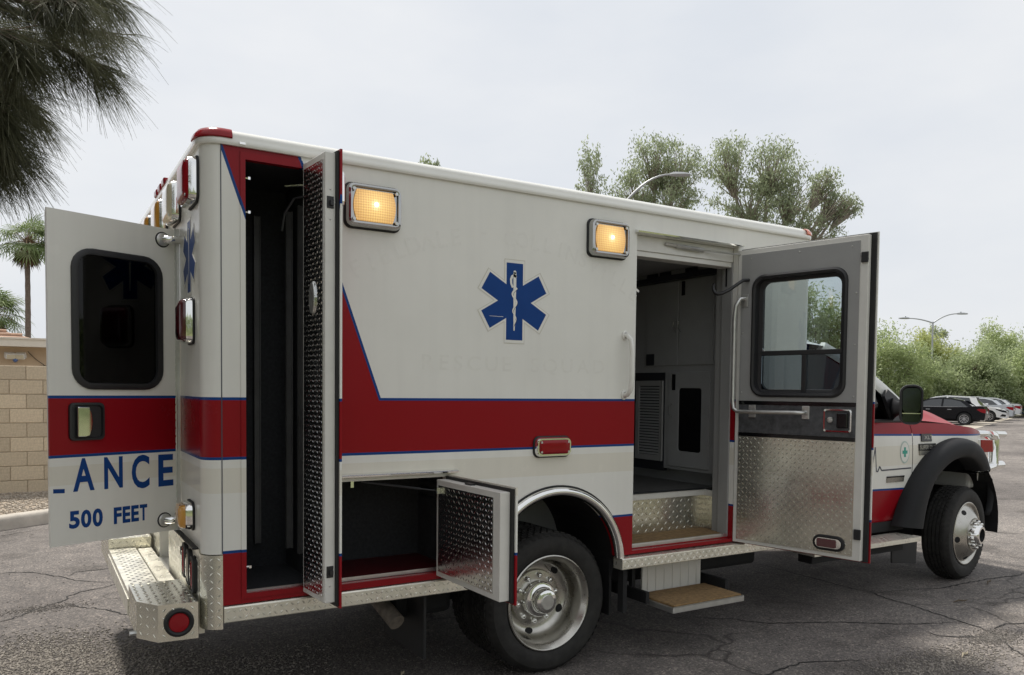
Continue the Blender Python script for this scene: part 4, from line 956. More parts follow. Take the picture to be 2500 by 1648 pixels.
for y in (.62, .95, 1.22, 1.49, 1.82):
    MB().lathe([(.055, 0), (.045, .025), (.02, .036), (0, .037)], lambda a, b, h: (4.56+a*1.3, y+b, 2.05+h), 14).build('cab_lamp', M_lensor, cr_, smooth=60)
MB().box(3.985, 4.0, .30, mir(.30), .60, 1.97).build('cab_rear_wall', M_cabwhite, AMB)
MB().box(4.0, 5.6, .32, mir(.32), .62, .66).build('cab_floor', M_dark, AMB)
for y in (.45, 1.35): MB().box(4.15, 4.75, y, y+.5, .66, 1.05).box(4.12, 4.32, y+.03, y+.47, 1.05, 1.68).build('cab_seat', M_greyd, AMB, bevel=.05)
MB().box(5.30, 5.62, .32, mir(.32), 1.05, 1.40).build('dashboard', M_greyd, AMB, bevel=.05)
MB().tube([(5.22+.06*math.cos(t), 1.75+.19*math.sin(t), 1.33+.16*math.cos(t)) for t in [2*math.pi*k/24 for k in range(24)]], .014, 6, closed=True).build('steering_wheel', M_rubber, AMB)
# towing mirror
def mirror(far=False):
    f_ = (lambda x, y, z: (x, mir(y), z)) if far else (lambda x, y, z: (x, y, z))
    mb = MB(); loops = []
    for xo, s in ((-.015, .985), (.0, 1.0), (.035, 1.0), (.085, .93), (.125, .72), (.140, .45)):
        loops.append([f_(4.925+xo, -.115+u*1.0, 1.540+v) for u, v in rrect(0, .0, .160*s, .300*s, .062*s, 6)])
    ring_loft(mb, [[f_(4.925-.012, -.115+u, 1.540+v) for u, v in rrect(0, 0, .128, .265, .045, 6)], [f_(4.925-.016, -.115+u, 1.540+v) for u, v in rrect(0, 0, .150, .290, .056, 6)]]+loops, cap=True)
    o = mb.build('door_mirror', M_plastic, AMB, smooth=50)
    for v_ in (): pass
    MB().prism(rrect(-.115 if not far else mir(-.115), 1.572, .122, .185, .035), YZ, 4.909, 4.913).build('mirror_glass', M_mirror, o)
    MB().prism(rrect(-.115 if not far else mir(-.115), 1.440, .122, .062, .025), YZ, 4.909, 4.913).build('mirror_glass', M_mirror, o)
    MB().box(4.905, 4.911, *sorted((-.115-.062 if not far else mir(-.115)-.062, -.115+.062 if not far else mir(-.115)+.062)), 1.471, 1.478).build('mirror_divider', M_chrome, o)
    ring = []
    for t in np.linspace(0, 1, 9):
        x = 5.30+(4.96-5.30)*t; y = .275+(-.06-.275)*t; w_ = .10-.045*math.sin(math.pi*min(1, t*.9)); zc_ = 1.49+.03*t
        ring.append([f_(x+.03*math.cos(a), y+.012*math.cos(a)*0, zc_+w_*math.sin(a)) for a in [2*math.pi*k/12 for k in range(12)]])
    ring_loft(MB(), ring, cap0=True).build('mirror_arm', M_plastic, o, smooth=60)
    if not far:
        c0 = Vector((4.94, -.115, 0)); ro_ = Matrix.Translation(c0) @ Matrix.Rotation(R(36), 4, 'Z') @ Matrix.Translation(-c0)
        for q in [o]+[k_ for k_ in o.children if k_.name.split('.')[0] != 'mirror_arm']: q.data.transform(ro_)
M_mirror = pm('mirror_glass', (0.06, 0.07, 0.072), 0.06, 1.0)
mirror(); mirror(True)
# cab step, mud flap, badges and decals
mb = MB().box(4.02, 5.30, -.005, .21, .455, .490); bars(mb, lambda u, v, n: (u, v, .4902+n), 4.02, 5.30, 0, .2, pitch=.03); bars(mb, lambda u, v, n: (u, -.0052-n, v), 4.02, 5.30, .458, .488, pitch=.024, L=.02)
mb.build('cab_step', M_alu, AMB)
MB().box(4.1, 5.2, .08, .2, .38, .455).build('step_bracket', M_dark, AMB)
MB().prism([(5.13, .27), (5.46, .235), (5.47, .44), (5.12, .47)], XZ, .125, .14).build('mud_flap', M_rubber, AMB, bevel=.006)
def on_side(dx=0.0): return lambda u, v, n=.002: (u, yside(u, v)-n, v)
S = on_side()
def decal(pts, name, mat, n=.0025, parent=None):
    return MB().add([S(u, v, n) for u, v in pts], [tuple(range(len(pts)))]).build(name, mat, parent or AMB, norm=False)
ecg = [(4.70, 1.02), (4.86, 1.02), (4.873, 1.052), (4.890, 1.04), (4.902, .845), (4.985, 1.195), (5.005, 1.005), (5.025, 1.0), (5.045, 1.042), (5.072, 1.008), (5.47, 1.012)]
mb = MB(); 
for i in range(len(ecg)-1):
    (a, b), (c, d_) = ecg[i], ecg[i+1]; q = math.hypot(c-a, d_-b); nx, nz = -(d_-b)/q*.0055, (c-a)/q*.0055
    k = 8 if q > .2 else 1
    for j in range(k):
        p0 = (a+(c-a)*j/k, b+(d_-b)*j/k); p1 = (a+(c-a)*(j+1)/k, b+(d_-b)*(j+1)/k)
        mb.add([S(p0[0]+nx, p0[1]+nz, .002), S(p0[0]-nx, p0[1]-nz, .002), S(p1[0]-nx, p1[1]-nz, .002), S(p1[0]+nx, p1[1]+nz, .002)], [(0, 1, 2, 3)])
mb.build('heartbeat_line', M_dgrey, cd, norm=False)
ov = lambda a, b, n=24: [(5.375+a*math.cos(2*math.pi*k/n), 1.145+b*math.sin(2*math.pi*k/n)) for k in range(n)]
sl_ = decal(ov(.064, .092), 'seal_decal', M_pale, .0020); MB().add([S(u, v, .0026) for u, v in ov(.054, .080)], [tuple(range(24))]).build('seal_field', M_wdecal, sl_, norm=False)
cx_, cz_ = 5.375, 1.145
cr4 = [(cx_+u, cz_+v) for u, v in ((-.012, .040), (.012, .040), (.012, .013), (.034, .013), (.034, -.013), (.012, -.013), (.012, -.040), (-.012, -.040), (-.012, -.013), (-.034, -.013), (-.034, .013), (-.012, .013))]
MB().add([S(u, v, .0034) for u, v in cr4], [tuple(range(12))]).build('green_cross', M_green, sl_, norm=False)
def plate(x0, x1, z0, z1, name, mat, t=.008, parent=None): return MB().prism([(x0, z0), (x1, z0), (x1, z1), (x0, z1)], lambda u, v, n: (u, yside(u, v)-n, v), .0005, t).build(name, mat, parent or AMB, bevel=.002)
b1 = plate(5.60, 5.75, 1.225, 1.290, 'fender_badge', M_black); mb = MB(); put_text(mb, 'XLT', .03, lambda x, z: S(5.635+x, 1.245+z, .0095), bold=.02, xs=1.6); mb.build('badge_lettering', M_badge, b1, norm=False)
b2 = plate(5.565, 5.805, 1.150, 1.208, 'fender_badge', M_black); mb = MB(); put_text(mb, 'SUPER DUTY', .032, lambda x, z: S(5.575+x, 1.163+z, .0095), bold=.02); mb.build('badge_lettering', M_badge, b2, norm=False)
plate(5.57, 5.795, 1.115, 1.148, 'fender_badge', M_badge)
b3 = plate(5.145, 5.375, .905, .955, 'door_badge', M_badge); plate(5.145, 5.375, .943, .956, 'badge_edge', M_black, .010, b3)
# ================================================================== GROUND
def asphalt():
    mt = bpy.data.materials.new('asphalt'); mt.use_nodes = True; t = mt.node_tree; b = t.nodes['Principled BSDF']; L = t.links.new
    tc = t.nodes.new('ShaderNodeTexCoord'); P = tc.outputs['Object']
    def noise_(s, d=5, r=.6):
        n = t.nodes.new('ShaderNodeTexNoise'); n.inputs['Scale'].default_value = s; n.inputs['Detail'].default_value = d; n.inputs['Roughness'].default_value = r; L(P, n.inputs[0]); return n.outputs[0]
    def ramp(v, stops):
        r = t.nodes.new('ShaderNodeValToRGB'); e = r.color_ramp.elements
        e[0].position, e[0].color = stops[0][0], (*stops[0][1], 1); e[1].position, e[1].color = stops[-1][0], (*stops[-1][1], 1)
        for p, c in stops[1:-1]: q = e.new(p); q.color = (*c, 1)
        L(v, r.inputs[0]); return r.outputs[0]
    huge = noise_(.17, 4, .55); big = noise_(.55, 6, .62); mid = noise_(5, 6, .65)
    vor = t.nodes.new('ShaderNodeTexVoronoi'); vor.inputs['Scale'].default_value = 95; L(P, vor.inputs[0])
    vor2 = t.nodes.new('ShaderNodeTexVoronoi'); vor2.inputs['Scale'].default_value = 210; L(P, vor2.inputs[0])
    c1 = ramp(big, [(.32, (.130, .118, .113)), (.5, (.170, .156, .149)), (.68, (.205, .188, .178))])
    c2 = ramp(mid, [(.25, (.72, .72, .72)), (.75, (1.22, 1.21, 1.19))])
    m1 = t.nodes.new('ShaderNodeMixRGB'); m1.blend_type = 'MULTIPLY'; m1.inputs[0].default_value = 1; L(c1, m1.inputs[1]); L(c2, m1.inputs[2])
    c0 = ramp(huge, [(.38, (.70, .69, .69)), (.62, (1.12, 1.12, 1.11))]); m0 = t.nodes.new('ShaderNodeMixRGB'); m0.blend_type = 'MULTIPLY'; m0.inputs[0].default_value = 1; L(m1.outputs[0], m0.inputs[1]); L(c0, m0.inputs[2]); m1 = m0
    hs = t.nodes.new('ShaderNodeSeparateColor'); L(vor.outputs['Color'], hs.inputs[0])
    st = ramp(hs.outputs[0], [(.0, (.42, .42, .42)), (.45, (.92, .91, .90)), (.80, (1.15, 1.13, 1.10)), (1.0, (2.3, 2.2, 2.05))])
    m2 = t.nodes.new('ShaderNodeMixRGB'); m2.blend_type = 'MULTIPLY'; m2.inputs[0].default_value = .75; L(m1.outputs[0], m2.inputs[1]); L(st, m2.inputs[2])
    stn = noise_(1.6, 3, .5); cs = ramp(stn, [(.57, (1, 1, 1)), (.70, (.60, .59, .58))]); ms = t.nodes.new('ShaderNodeMixRGB'); ms.blend_type = 'MULTIPLY'; ms.inputs[0].default_value = 1; L(m2.outputs[0], ms.inputs[1]); L(cs, ms.inputs[2]); m2 = ms
    hs2 = t.nodes.new('ShaderNodeSeparateColor'); L(vor2.outputs['Color'], hs2.inputs[0])
    st2 = ramp(hs2.outputs[0], [(.0, (.65, .65, .65)), (1.0, (1.4, 1.38, 1.35))])
    m3 = t.nodes.new('ShaderNodeMixRGB'); m3.blend_type = 'MULTIPLY'; m3.inputs[0].default_value = .6; L(m2.outputs[0], m3.inputs[1]); L(st2, m3.inputs[2])
    # hairline crazing
    wr = t.nodes.new('ShaderNodeVectorMath'); wr.operation = 'MULTIPLY_ADD'
    nz3 = t.nodes.new('ShaderNodeTexNoise'); nz3.inputs['Scale'].default_value = 3; L(P, nz3.inputs[0]); L(nz3.outputs['Color'], wr.inputs[0]); wr.inputs[1].default_value = (.35, .35, .35); L(P, wr.inputs[2])
    vc = t.nodes.new('ShaderNodeTexVoronoi'); vc.feature = 'DISTANCE_TO_EDGE'; vc.inputs['Scale'].default_value = .55; L(wr.outputs[0], vc.inputs[0])
    ce = ramp(vc.outputs[0], [(.0, (.30, .29, .28)), (.004, (.55, .54, .53)), (.010, (1, 1, 1))])
    cm = ramp(big, [(.45, (0, 0, 0)), (.6, (1, 1, 1))])
    m4 = t.nodes.new('ShaderNodeMixRGB'); m4.blend_type = 'MULTIPLY'; L(cm, m4.inputs[0]); L(m3.outputs[0], m4.inputs[1]); L(ce, m4.inputs[2])
    L(m4.outputs[0], b.inputs['Base Color']); b.inputs['Roughness'].default_value = .88
    ad = t.nodes.new('ShaderNodeMath'); ad.operation = 'ADD'; L(vor.outputs['Distance'], ad.inputs[0]); L(mid, ad.inputs[1])
    bp = t.nodes.new('ShaderNodeBump'); bp.inputs['Strength'].default_value = .55; bp.inputs['Distance'].default_value = .006; bp.invert = True; L(ad.outputs[0], bp.inputs['Height']); L(bp.outputs[0], b.inputs['Normal'])
    return mt
M_asph = asphalt()
M_conc = pm('concrete', (.47, .43, .375), .85, var=.18, vscale=6, bump=.3, bscale=80, bdist=.004)
M_strip = pm('gutter_concrete', (.40, .36, .30), .85, var=.15, vscale=2)
M_bed = pm('gravel_bed', (.34, .28, .215), .95, var=.25, vscale=18, bump=.8, bscale=60, bdist=.02)
M_stone = pm('pebble', (.36, .31, .25), .9, var=.45, vscale=30)
M_crumb = pm('asphalt_crumb', (.17, .155, .14), .9, var=.7, vscale=45)
M_crumb2 = pm('worn_stone', (.26, .235, .205), .9, var=.55, vscale=60)
M_crack = pm('crack_fill', (.018, .017, .016), .9, var=.4, vscale=40)
M_lawn = pm('lawn', (.13, .14, .06), .9, var=.35, vscale=3)
M_linep = pm('line_paint', (.55, .53, .48), .8, var=.25, vscale=5)
def struct(o): o['kind'] = 'structure'; return o
g = struct(MB().add([(-400, -400, 0), (700, -400, 0), (700, 700, 0), (-400, 700, 0)], [(0, 1, 2, 3)]).build('ground', M_asph))
struct(MB().add([(-60, -60, .012), (60, -60, .012), (60, -7.5, .012), (-60, -7.5, .012)], [(0, 1, 2, 3)]).build('lawn', M_lawn))
# kerb and planted bed
kp = [(-14.0, -1.8), (-9.0, 1.5), (-5.5, 3.8), (-3.0, 5.42), (-1.05, 6.72), (-.56, 7.03), (.4, 7.6), (1.4, 8.02), (2.6, 8.28), (5, 8.4), (14, 8.4), (22, 8.4)]
KP = dens(kp, 90)
mb = MB(); prof = [(0, -.02), (.012, .10), (.028, .135), (.055, .15), (.15, .152), (.17, .10)]; rows = []
for i, (x, y) in enumerate(KP):
    a = KP[max(0, i-1)]; b_ = KP[min(89, i+1)]; dx, dy = b_[0]-a[0], b_[1]-a[1]; q = math.hypot(dx, dy); nx, ny = -dy/q, dx/q
    rows += [(x+nx*o_, y+ny*o_, z_) for o_, z_ in prof]
mb.add(rows, [(i*6+j, i*6+j+1, (i+1)*6+j+1, (i+1)*6+j) for i in range(89) for j in range(5)])
kerb = struct(mb.build('kerb', M_conc, smooth=50))
mb = MB(); l = [(x, y) for x, y in KP]
bed = [(x-.0, y+.16, .125) for x, y in KP]+[(22, 9.6, .125), (-14, 9.6, .125)]
tris = tessellate_polygon([[Vector((p[0], p[1], 0)) for p in bed]])
struct(mb.add(bed, [tuple(t_) for t_ in tris]).build('gravel_bed', M_bed))
def scatter(name, mat, P, s0, s1, flat=.6):
    """low stones: squashed octahedra with jittered corners"""
    n = len(P); s = rng.uniform(s0, s1, n)**1.0; base = np.array([(1, 0, 0), (-1, 0, 0), (0, 1, 0), (0, -1, 0), (0, 0, 1), (0, 0, -.6)], float)
    V = base[None]*s[:, None, None]*rng.uniform(.6, 1.25, (n, 6, 1)); V[:, :, 2] *= flat; a = rng.uniform(0, 6.28, n); c, sn = np.cos(a), np.sin(a)
    X = V[:, :, 0]*c[:, None]-V[:, :, 1]*sn[:, None]; Y = V[:, :, 0]*sn[:, None]+V[:, :, 1]*c[:, None]
    V = np.stack([X, Y, V[:, :, 2]], 2)+P[:, None, :]
    F = np.array([(0, 2, 4), (2, 1, 4), (1, 3, 4), (3, 0, 4), (2, 0, 5), (1, 2, 5), (3, 1, 5), (0, 3, 5)])
    F = (F[None]+6*np.arange(n)[:, None, None]).reshape(-1, 3)
    o = raw(name, V.reshape(-1, 3), F, mat); o['kind'] = 'stuff'; return o
def raw(name, V, F, mat, parent=None, smooth=False):
    me = bpy.data.meshes.new(name); k = F.shape[1]
    me.vertices.add(len(V)); me.vertices.foreach_set('co', np.ascontiguousarray(V, np.float32).ravel())
    me.loops.add(F.size); me.loops.foreach_set('vertex_index', np.ascontiguousarray(F, np.int32).ravel())
    me.polygons.add(len(F)); me.polygons.foreach_set('loop_start', np.arange(0, F.size, k, dtype=np.int32)); me.polygons.foreach_set('loop_total', np.full(len(F), k, np.int32))
    me.update(calc_edges=True); me.validate()
    if smooth: me.polygons.foreach_set('use_smooth', [True]*len(me.polygons))
    me.materials.append(mat); o = bpy.data.objects.new(name, me); COL.objects.link(o); attach(o, parent); return o
n = 9000; px_ = rng.uniform(-3.5, .8, n); py_ = rng.uniform(5.6, 9.2, n)
kx = np.interp(px_, KP[:, 0], KP[:, 1])+.22; keep = py_ > kx
sc = scatter('bed_gravel', M_stone, np.c_[px_[keep], py_[keep], np.full(keep.sum(), .128)], .010, .030); sc['label'] = 'tan decorative gravel between kerb and block wall'; sc['category'] = 'gravel'
# crumbled asphalt: loose chips in the worn patches
def patch(cx, cy, rx, ry, n): 
    a = rng.normal(0, .5, (n, 2)); return np.c_[cx+a[:, 0]*rx, cy+a[:, 1]*ry, np.full(n, .002)]
pp_ = np.concatenate([patch(-.75, 1.75, .55, .55, 1500), patch(-.35, 1.45, .5, .4, 900), patch(.4, 1.0, .7, .5, 1800), patch(3.75, -.95, .7, .22, 3000), patch(4.75, -.86, .28, .12, 1500), patch(-.70, 2.95, .3, .12, 700), patch(1.6, .2, .7, .5, 1200),
    np.c_[rng.uniform(-2, 8, 3500), rng.uniform(-2, 5, 3500), np.full(3500, .002)]])
sc = scatter('loose_gravel', M_crumb, pp_, .0022, .0072, .7); sc['label'] = 'loose asphalt chips on the worn pavement'; sc['category'] = 'gravel'
pq_ = np.concatenate([patch(-.75, 1.75, .55, .5, 4200), patch(-.35, 1.40, .5, .35, 1800), patch(3.9, -1.0, .6, .2, 1500), patch(.2, 1.0, .6, .4, 900)])
sc = scatter('coarse_gravel', M_crumb2, pq_, .004, .012, .6); sc['label'] = 'coarse stones worn loose from the old asphalt surface'; sc['category'] = 'gravel'
# cracks: jagged ribbons with crumbling edges
CR = [[(5.054, 1.75), (5.134, 1.398), (5.108, .914), (5.084, .482), (5.103, .267), (5.043, .083), (5.034, -.117), (4.989, -.265), (4.946, -.446), (4.922, -.588), (4.875, -.764), (4.766, -.892), (4.606, -1.059), (4.539, -1.156), (4.35, -1.5)],
 [(5.11, .27), (5.429, .189), (5.763, .084), (6.11, .082), (6.379, .075), (6.641, .048), (6.86, .018), (6.993, .038), (7.6, .10)],
 [(3.1, .62), (3.333, .451), (3.525, .305), (3.662, .114), (3.976, -.042), (4.183, -.146), (4.421, -.327), (4.593, -.424), (4.897, -.543), (4.922, -.588)],
 [(4.890, -.76), (5.157, -.738), (5.281, -.795), (5.8, -.9)], [(4.495, -.534), (4.458, -.652), (4.551, -.739), (4.715, -.83), (4.80, -.86)],
 [(-1.3, 2.45), (-.861, 2.75), (-.70, 2.963), (-.526, 3.121), (-.49, 3.257), (-.39, 3.364), (-.264, 3.40), (-.093, 3.526), (.4, 3.7), (1.2, 3.75)],
 [(-.529, 3.05), (-.465, 2.886), (-.288, 2.699), (-.156, 2.473), (.05, 2.3)], [(-1.2, 4.45), (-.763, 4.297), (-.635, 4.128), (-.534, 3.976), (-.438, 3.783), (-.283, 3.63), (-.12, 3.55)],
 [(-.48, 3.98), (-.416, 4.108), (-.281, 4.111), (-.133, 4.134), (.3, 4.2)], [(-1.8, 5.9), (-1.039, 6.366), (-.683, 6.579), (-.554, 6.553), (.2, 6.6)],
 [(7.1, 3.2), (8.0, 2.9), (9.3, 2.95), (10.5, 2.4)], [(8.2, .6), (9.5, .9), (11, .7), (12.6, 1.3)], [(7.2, 1.9), (8.6, 1.6), (9.4, .95)], [(2.2, -.5), (2.7, -.62), (3.2, -.55), (3.6, -.72)]]
mb = MB()
for c_ in CR:
    P_ = []
    for (xa, ya_), (xb, yb) in zip(c_[:-1], c_[1:]):
        k = max(2, int(math.hypot(xb-xa, yb-ya_)/.035))
        for j in range(k): t_ = j/k; P_.append((xa+(xb-xa)*t_+random.gauss(0, .006), ya_+(yb-ya_)*t_+random.gauss(0, .006)))
    P_.append(c_[-1]); n = len(P_); vs = []
    for i, (x, y) in enumerate(P_):
        a = P_[max(0, i-1)]; b_ = P_[min(n-1, i+1)]; dx, dy = b_[0]-a[0], b_[1]-a[1]; q = math.hypot(dx, dy) or 1
        w_ = (.0035+.005*abs(noise.noise((x*6, y*6, 3)))+random.random()*.004)*min(1, 3*min(i, n-1-i)/n+.25)
        vs += [(x-dy/q*w_, y+dx/q*w_, .003), (x+dy/q*w_, y-dx/q*w_, .003)]
    mb.add(vs, [(2*i, 2*i+1, 2*i+3, 2*i+2) for i in range(n-1)])
o = mb.build('pavement_cracks', M_crack, norm=False); o['kind'] = 'stuff'; o['label'] = 'jagged dark cracks across the asphalt'; o['category'] = 'cracks'
# concrete valley gutter in the far car park and stall lines
sd_ = Vector((.9228, .3853)); nd_ = Vector((-.3853, .9228))
def quad(p, q, r_, s_, z): return [(v_[0], v_[1], z) for v_ in (p, q, r_, s_)]
p0 = Vector((40.6, 18.4))-sd_*18; p1 = Vector((40.6, 18.4))+sd_*70
struct(MB().add(quad(p0, p1, p1+nd_*.95, p0+nd_*.95, .006), [(0, 1, 2, 3)]).build('gutter_strip', M_strip))
for k in range(14):
    c_ = Vector((42.4, 20.6))+sd_*(2.75*k-1.4); mb = MB().add(quad(c_, c_+sd_*.1, c_+sd_*.1+nd_*5, c_+nd_*5, .005), [(0, 1, 2, 3)]); o = mb.build('parking_line', M_linep); struct(o)

# ================================================================== BLOCK WALL
def blockmat():
    mt = pm('concrete_block', (.58, .485, .35), .92, bump=.5, bscale=150, bdist=.004, var=.16, vscale=40); t = mt.node_tree
    oi = t.nodes.new('ShaderNodeObjectInfo'); mr = t.nodes.new('ShaderNodeMapRange'); mr.inputs[3].default_value = .86; mr.inputs[4].default_value = 1.10; t.links.new(oi.outputs['Random'], mr.inputs[0])
    b = t.nodes['Principled BSDF']; src = b.inputs['Base Color'].links[0].from_socket
    mm = t.nodes.new('ShaderNodeMixRGB'); mm.blend_type = 'MULTIPLY'; mm.inputs[0].default_value = 1; t.links.new(src, mm.inputs[1]); t.links.new(mr.outputs[0], mm.inputs[2]); t.links.new(mm.outputs[0], b.inputs['Base Color']); return mt
M_block = blockmat(); M_mortar = pm('mortar', (.40, .335, .25), .95, var=.15, vscale=20, bump=.4, bscale=90)
BWL = empty('block_wall', (-.5, 9.35, 0), 'tan concrete block wall behind the gravel strip', 'wall', worldspace=True)
WY = 9.26; XA, XB = -4.4, 3.6
MB().box(XA+.02, XB-.02, WY+.012, WY+.18, 0, 1.875).build('mortar_core', M_mortar, BWL)
def blockmesh(w_):
    mb = MB().box(-w_/2, w_/2, 0, .19, 0, .192); o = mb.build('block', M_block, None); bm = bmesh.new(); bm.from_mesh(o.data); bmesh.ops.bevel(bm, geom=bm.edges[:], offset=.006, segments=1, affect='EDGES'); bm.to_mesh(o.data); bm.free(); me = o.data; bpy.data.objects.remove(o); return me
full, half = blockmesh(.394), blockmesh(.194)
for r_ in range(9):
    z = 1.892-.2*(r_+1); off = (-.80 if r_ % 2 == 0 else -.60); xs = off-.4*math.ceil((off-XA)/.4); x = xs
    while x < XB-.01:
        a, b_ = max(x, XA), min(x+.4, XB)
        if b_-a > .15:
            me = full if b_-a > .3 else half; o = bpy.data.objects.new('block', me); COL.objects.link(o); attach(o, BWL); o.location = ((a+b_)/2, WY+random.uniform(-.002, .002), z)
        x += .4
# ================================================================== HOUSE BEHIND THE WALL
M_stucco = pm('stucco', (.60, .47, .33), .95, var=.06, vscale=3, bump=.3, bscale=120, bdist=.004)
M_fascia = pm('fascia_paint', (.68, .63, .54), .7, var=.05)
M_tile = pm('roof_tile', (.44, .29, .21), .9, var=.25, vscale=6)
H = empty('house', (-4.5, 17, 0), 'tan stucco house with tile roof behind the block wall', 'house', worldspace=True)
MB().box(-10, 1.8, 14.1, 22, 0, 2.36).build('wall', M_stucco, H)
MB().box(-10.3, 2.1, 13.62, 13.66, 2.33, 2.475).box(2.06, 2.1, 13.66, 22.4, 2.33, 2.475).build('fascia', M_fascia, H)
MB().box(-10.3, 2.06, 13.66, 14.1, 2.34, 2.36).build('soffit', M_fascia, H)
MB().add([(-10.3, 13.60, 2.48), (2.12, 13.60, 2.48), (2.12, 22.4, 2.62), (-10.3, 22.4, 2.62)], [(0, 1, 2, 3)]).build('flat_roof', M_fascia, H, solid=.03)
tr_ = MB().add([(-10.3, 13.75, 2.50), (-.75, 13.75, 2.50), (-4.4, 17.4, 3.6), (-10.3, 17.4, 3.6), (-.75, 21, 2.50), (-10.3, 21, 2.5)], [(0, 1, 2, 3), (1, 4, 2), (4, 5, 3, 2)]).build('roof', M_tile, H, norm=False)
mb = MB()
for k in range(14):
    t_ = (k+.5)/14; y = 13.75+3.65*t_; z = 2.50+1.1*t_; x1 = -.75-3.65*t_; mb.tube([(-6, y, z+.02), (x1, y, z+.02)], .03, 6)
mb.build('tile_courses', M_tile, tr_)
fl2 = empty('floodlight', (-.97, 14.08, 2.17), 'twin head security floodlight on the stucco wall', 'floodlight')
M_lampw = pm('lamp_white', (.75, .75, .72), .3); M_sens = pm('sensor_blue', (.08, .15, .35), .3)
MB().lathe([(.055, 0), (.055, .03), (0, .035)], lambda a, b, h: (a+.10, .018-h, b), 14).build('junction_box', M_lampw, fl2)
for s_ in (-1, 1):
    hd = MB().box(-.085, .085, -.16, -.04, -.055, .055).build('lamp_head', M_lampw, fl2, bevel=.015); hd.location = (-.03+s_*.115, -.06, .03); hd.rotation_euler = (R(20), 0, R(-18*s_))
    MB().box(-.07, .07, -.165, -.158, -.04, .04).build('lens', M_lensclear, hd)
MB().lathe([(0, .045), (.03, .04), (.045, 0), (.03, -.02)], lambda a, b, h: (-.03+a, -.13-h, -.085+b), 14).build('sensor', M_sens, fl2, smooth=60)
MB().tube([(-.03, -.09, -.06), (.02, -.06, -.02), (.10, -.02, 0)], .012, 6).build('arm', M_lampw, fl2)
cb = MB()
for (p, q, sag) in (((-.80, 14.06, 2.26), (-.55, 14.06, 2.02), .02), ((-.62, 14.05, 1.98), (-.05, 14.05, 2.22), .06), ((-.55, 14.06, 2.02), (-.44, 14.05, 1.88), .0)):
    cb.tube([(p[0]+(q[0]-p[0])*t_, p[1]+(q[1]-p[1])*t_, p[2]+(q[2]-p[2])*t_-sag*4*t_*(1-t_)) for t_ in np.linspace(0, 1, 9)], .006, 5)
tag(cb.build('cable', M_rubber), 'black cables strung along the stucco wall under the eave', 'cable')

# ================================================================== VEGETATION
def leafmat(name, c1, c2, trans=.35, scale=.8):
    mt = bpy.data.materials.new(name); mt.use_nodes = True; t = mt.node_tree; t.nodes.remove(t.nodes['Principled BSDF']); L = t.links.new; o = t.nodes['Material Output']
    tc = t.nodes.new('ShaderNodeTexCoord'); n = t.nodes.new('ShaderNodeTexNoise'); n.inputs['Scale'].default_value = scale; n.inputs['Detail'].default_value = 8; n.inputs['Roughness'].default_value = .75; L(tc.outputs['Object'], n.inputs[0])
    r = t.nodes.new('ShaderNodeValToRGB'); r.color_ramp.elements[0].position = .35; r.color_ramp.elements[0].color = (*c1, 1); r.color_ramp.elements[1].position = .65; r.color_ramp.elements[1].color = (*c2, 1); L(n.outputs[0], r.inputs[0])
    d = t.nodes.new('ShaderNodeBsdfDiffuse'); tr = t.nodes.new('ShaderNodeBsdfTranslucent'); L(r.outputs[0], d.inputs[0]); L(r.outputs[0], tr.inputs[0])
    gl = t.nodes.new('ShaderNodeBsdfGlossy'); gl.inputs['Roughness'].default_value = .45; gl.inputs[0].default_value = (.6, .6, .6, 1)
    m1 = t.nodes.new('ShaderNodeMixShader'); m1.inputs[0].default_value = trans; L(d.outputs[0], m1.inputs[1]); L(tr.outputs[0], m1.inputs[2])
    m2 = t.nodes.new('ShaderNodeMixShader'); m2.inputs[0].default_value = .05; L(m1.outputs[0], m2.inputs[1]); L(gl.outputs[0], m2.inputs[2]); L(m2.outputs[0], o.inputs[0]); return mt
M_euc = leafmat('eucalyptus_leaf', (.26, .31, .18), (.43, .48, .30), .6)
M_pv = leafmat('palo_verde_leaf', (.33, .41, .19), (.50, .56, .29), .62)
M_pv2 = leafmat('mesquite_leaf', (.32, .39, .20), (.48, .54, .31), .62)
M_pv3 = leafmat('yellow_green_leaf', (.38, .43, .15), (.52, .55, .23), .6)
M_needle = leafmat('she_oak_needle', (.075, .080, .046), (.150, .152, .090), .4, 3)
M_palm = leafmat('palm_leaf', (.12, .18, .06), (.25, .31, .13), .4, 2)
M_palmd = pm('dry_palm', (.20, .135, .075), .95, var=.3)
M_bark = pm('bark', (.17, .13, .10), .95, var=.3, vscale=10, bump=.6, bscale=25, bdist=.02)
M_barkp = pm('pale_bark', (.30, .26, .21), .9, var=.3, vscale=4)
def unit(n): v = rng.normal(size=(n, 3)); return v/np.linalg.norm(v, axis=1)[:, None]
def leaves(P, L_, W_, droop, name, mat, parent):
    """pointed leaf quads at points P, hanging by droop 0..1"""
    n = len(P); d = unit(n)*(1-droop)+np.array([0, 0, -1.])*droop; d += unit(n)*.25; d /= np.linalg.norm(d, axis=1)[:, None]
    s = np.cross(d, unit(n)); s /= np.linalg.norm(s, axis=1)[:, None]; l = rng.uniform(.6, 1.3, n)[:, None]*L_; w_ = rng.uniform(.7, 1.2, n)[:, None]*W_
    V = np.stack([P, P+d*l*.45+s*w_, P+d*l, P+d*l*.45-s*w_], 1).reshape(-1, 3); F = np.arange(4*n).reshape(-1, 4); return raw(name, V, F, mat, parent)
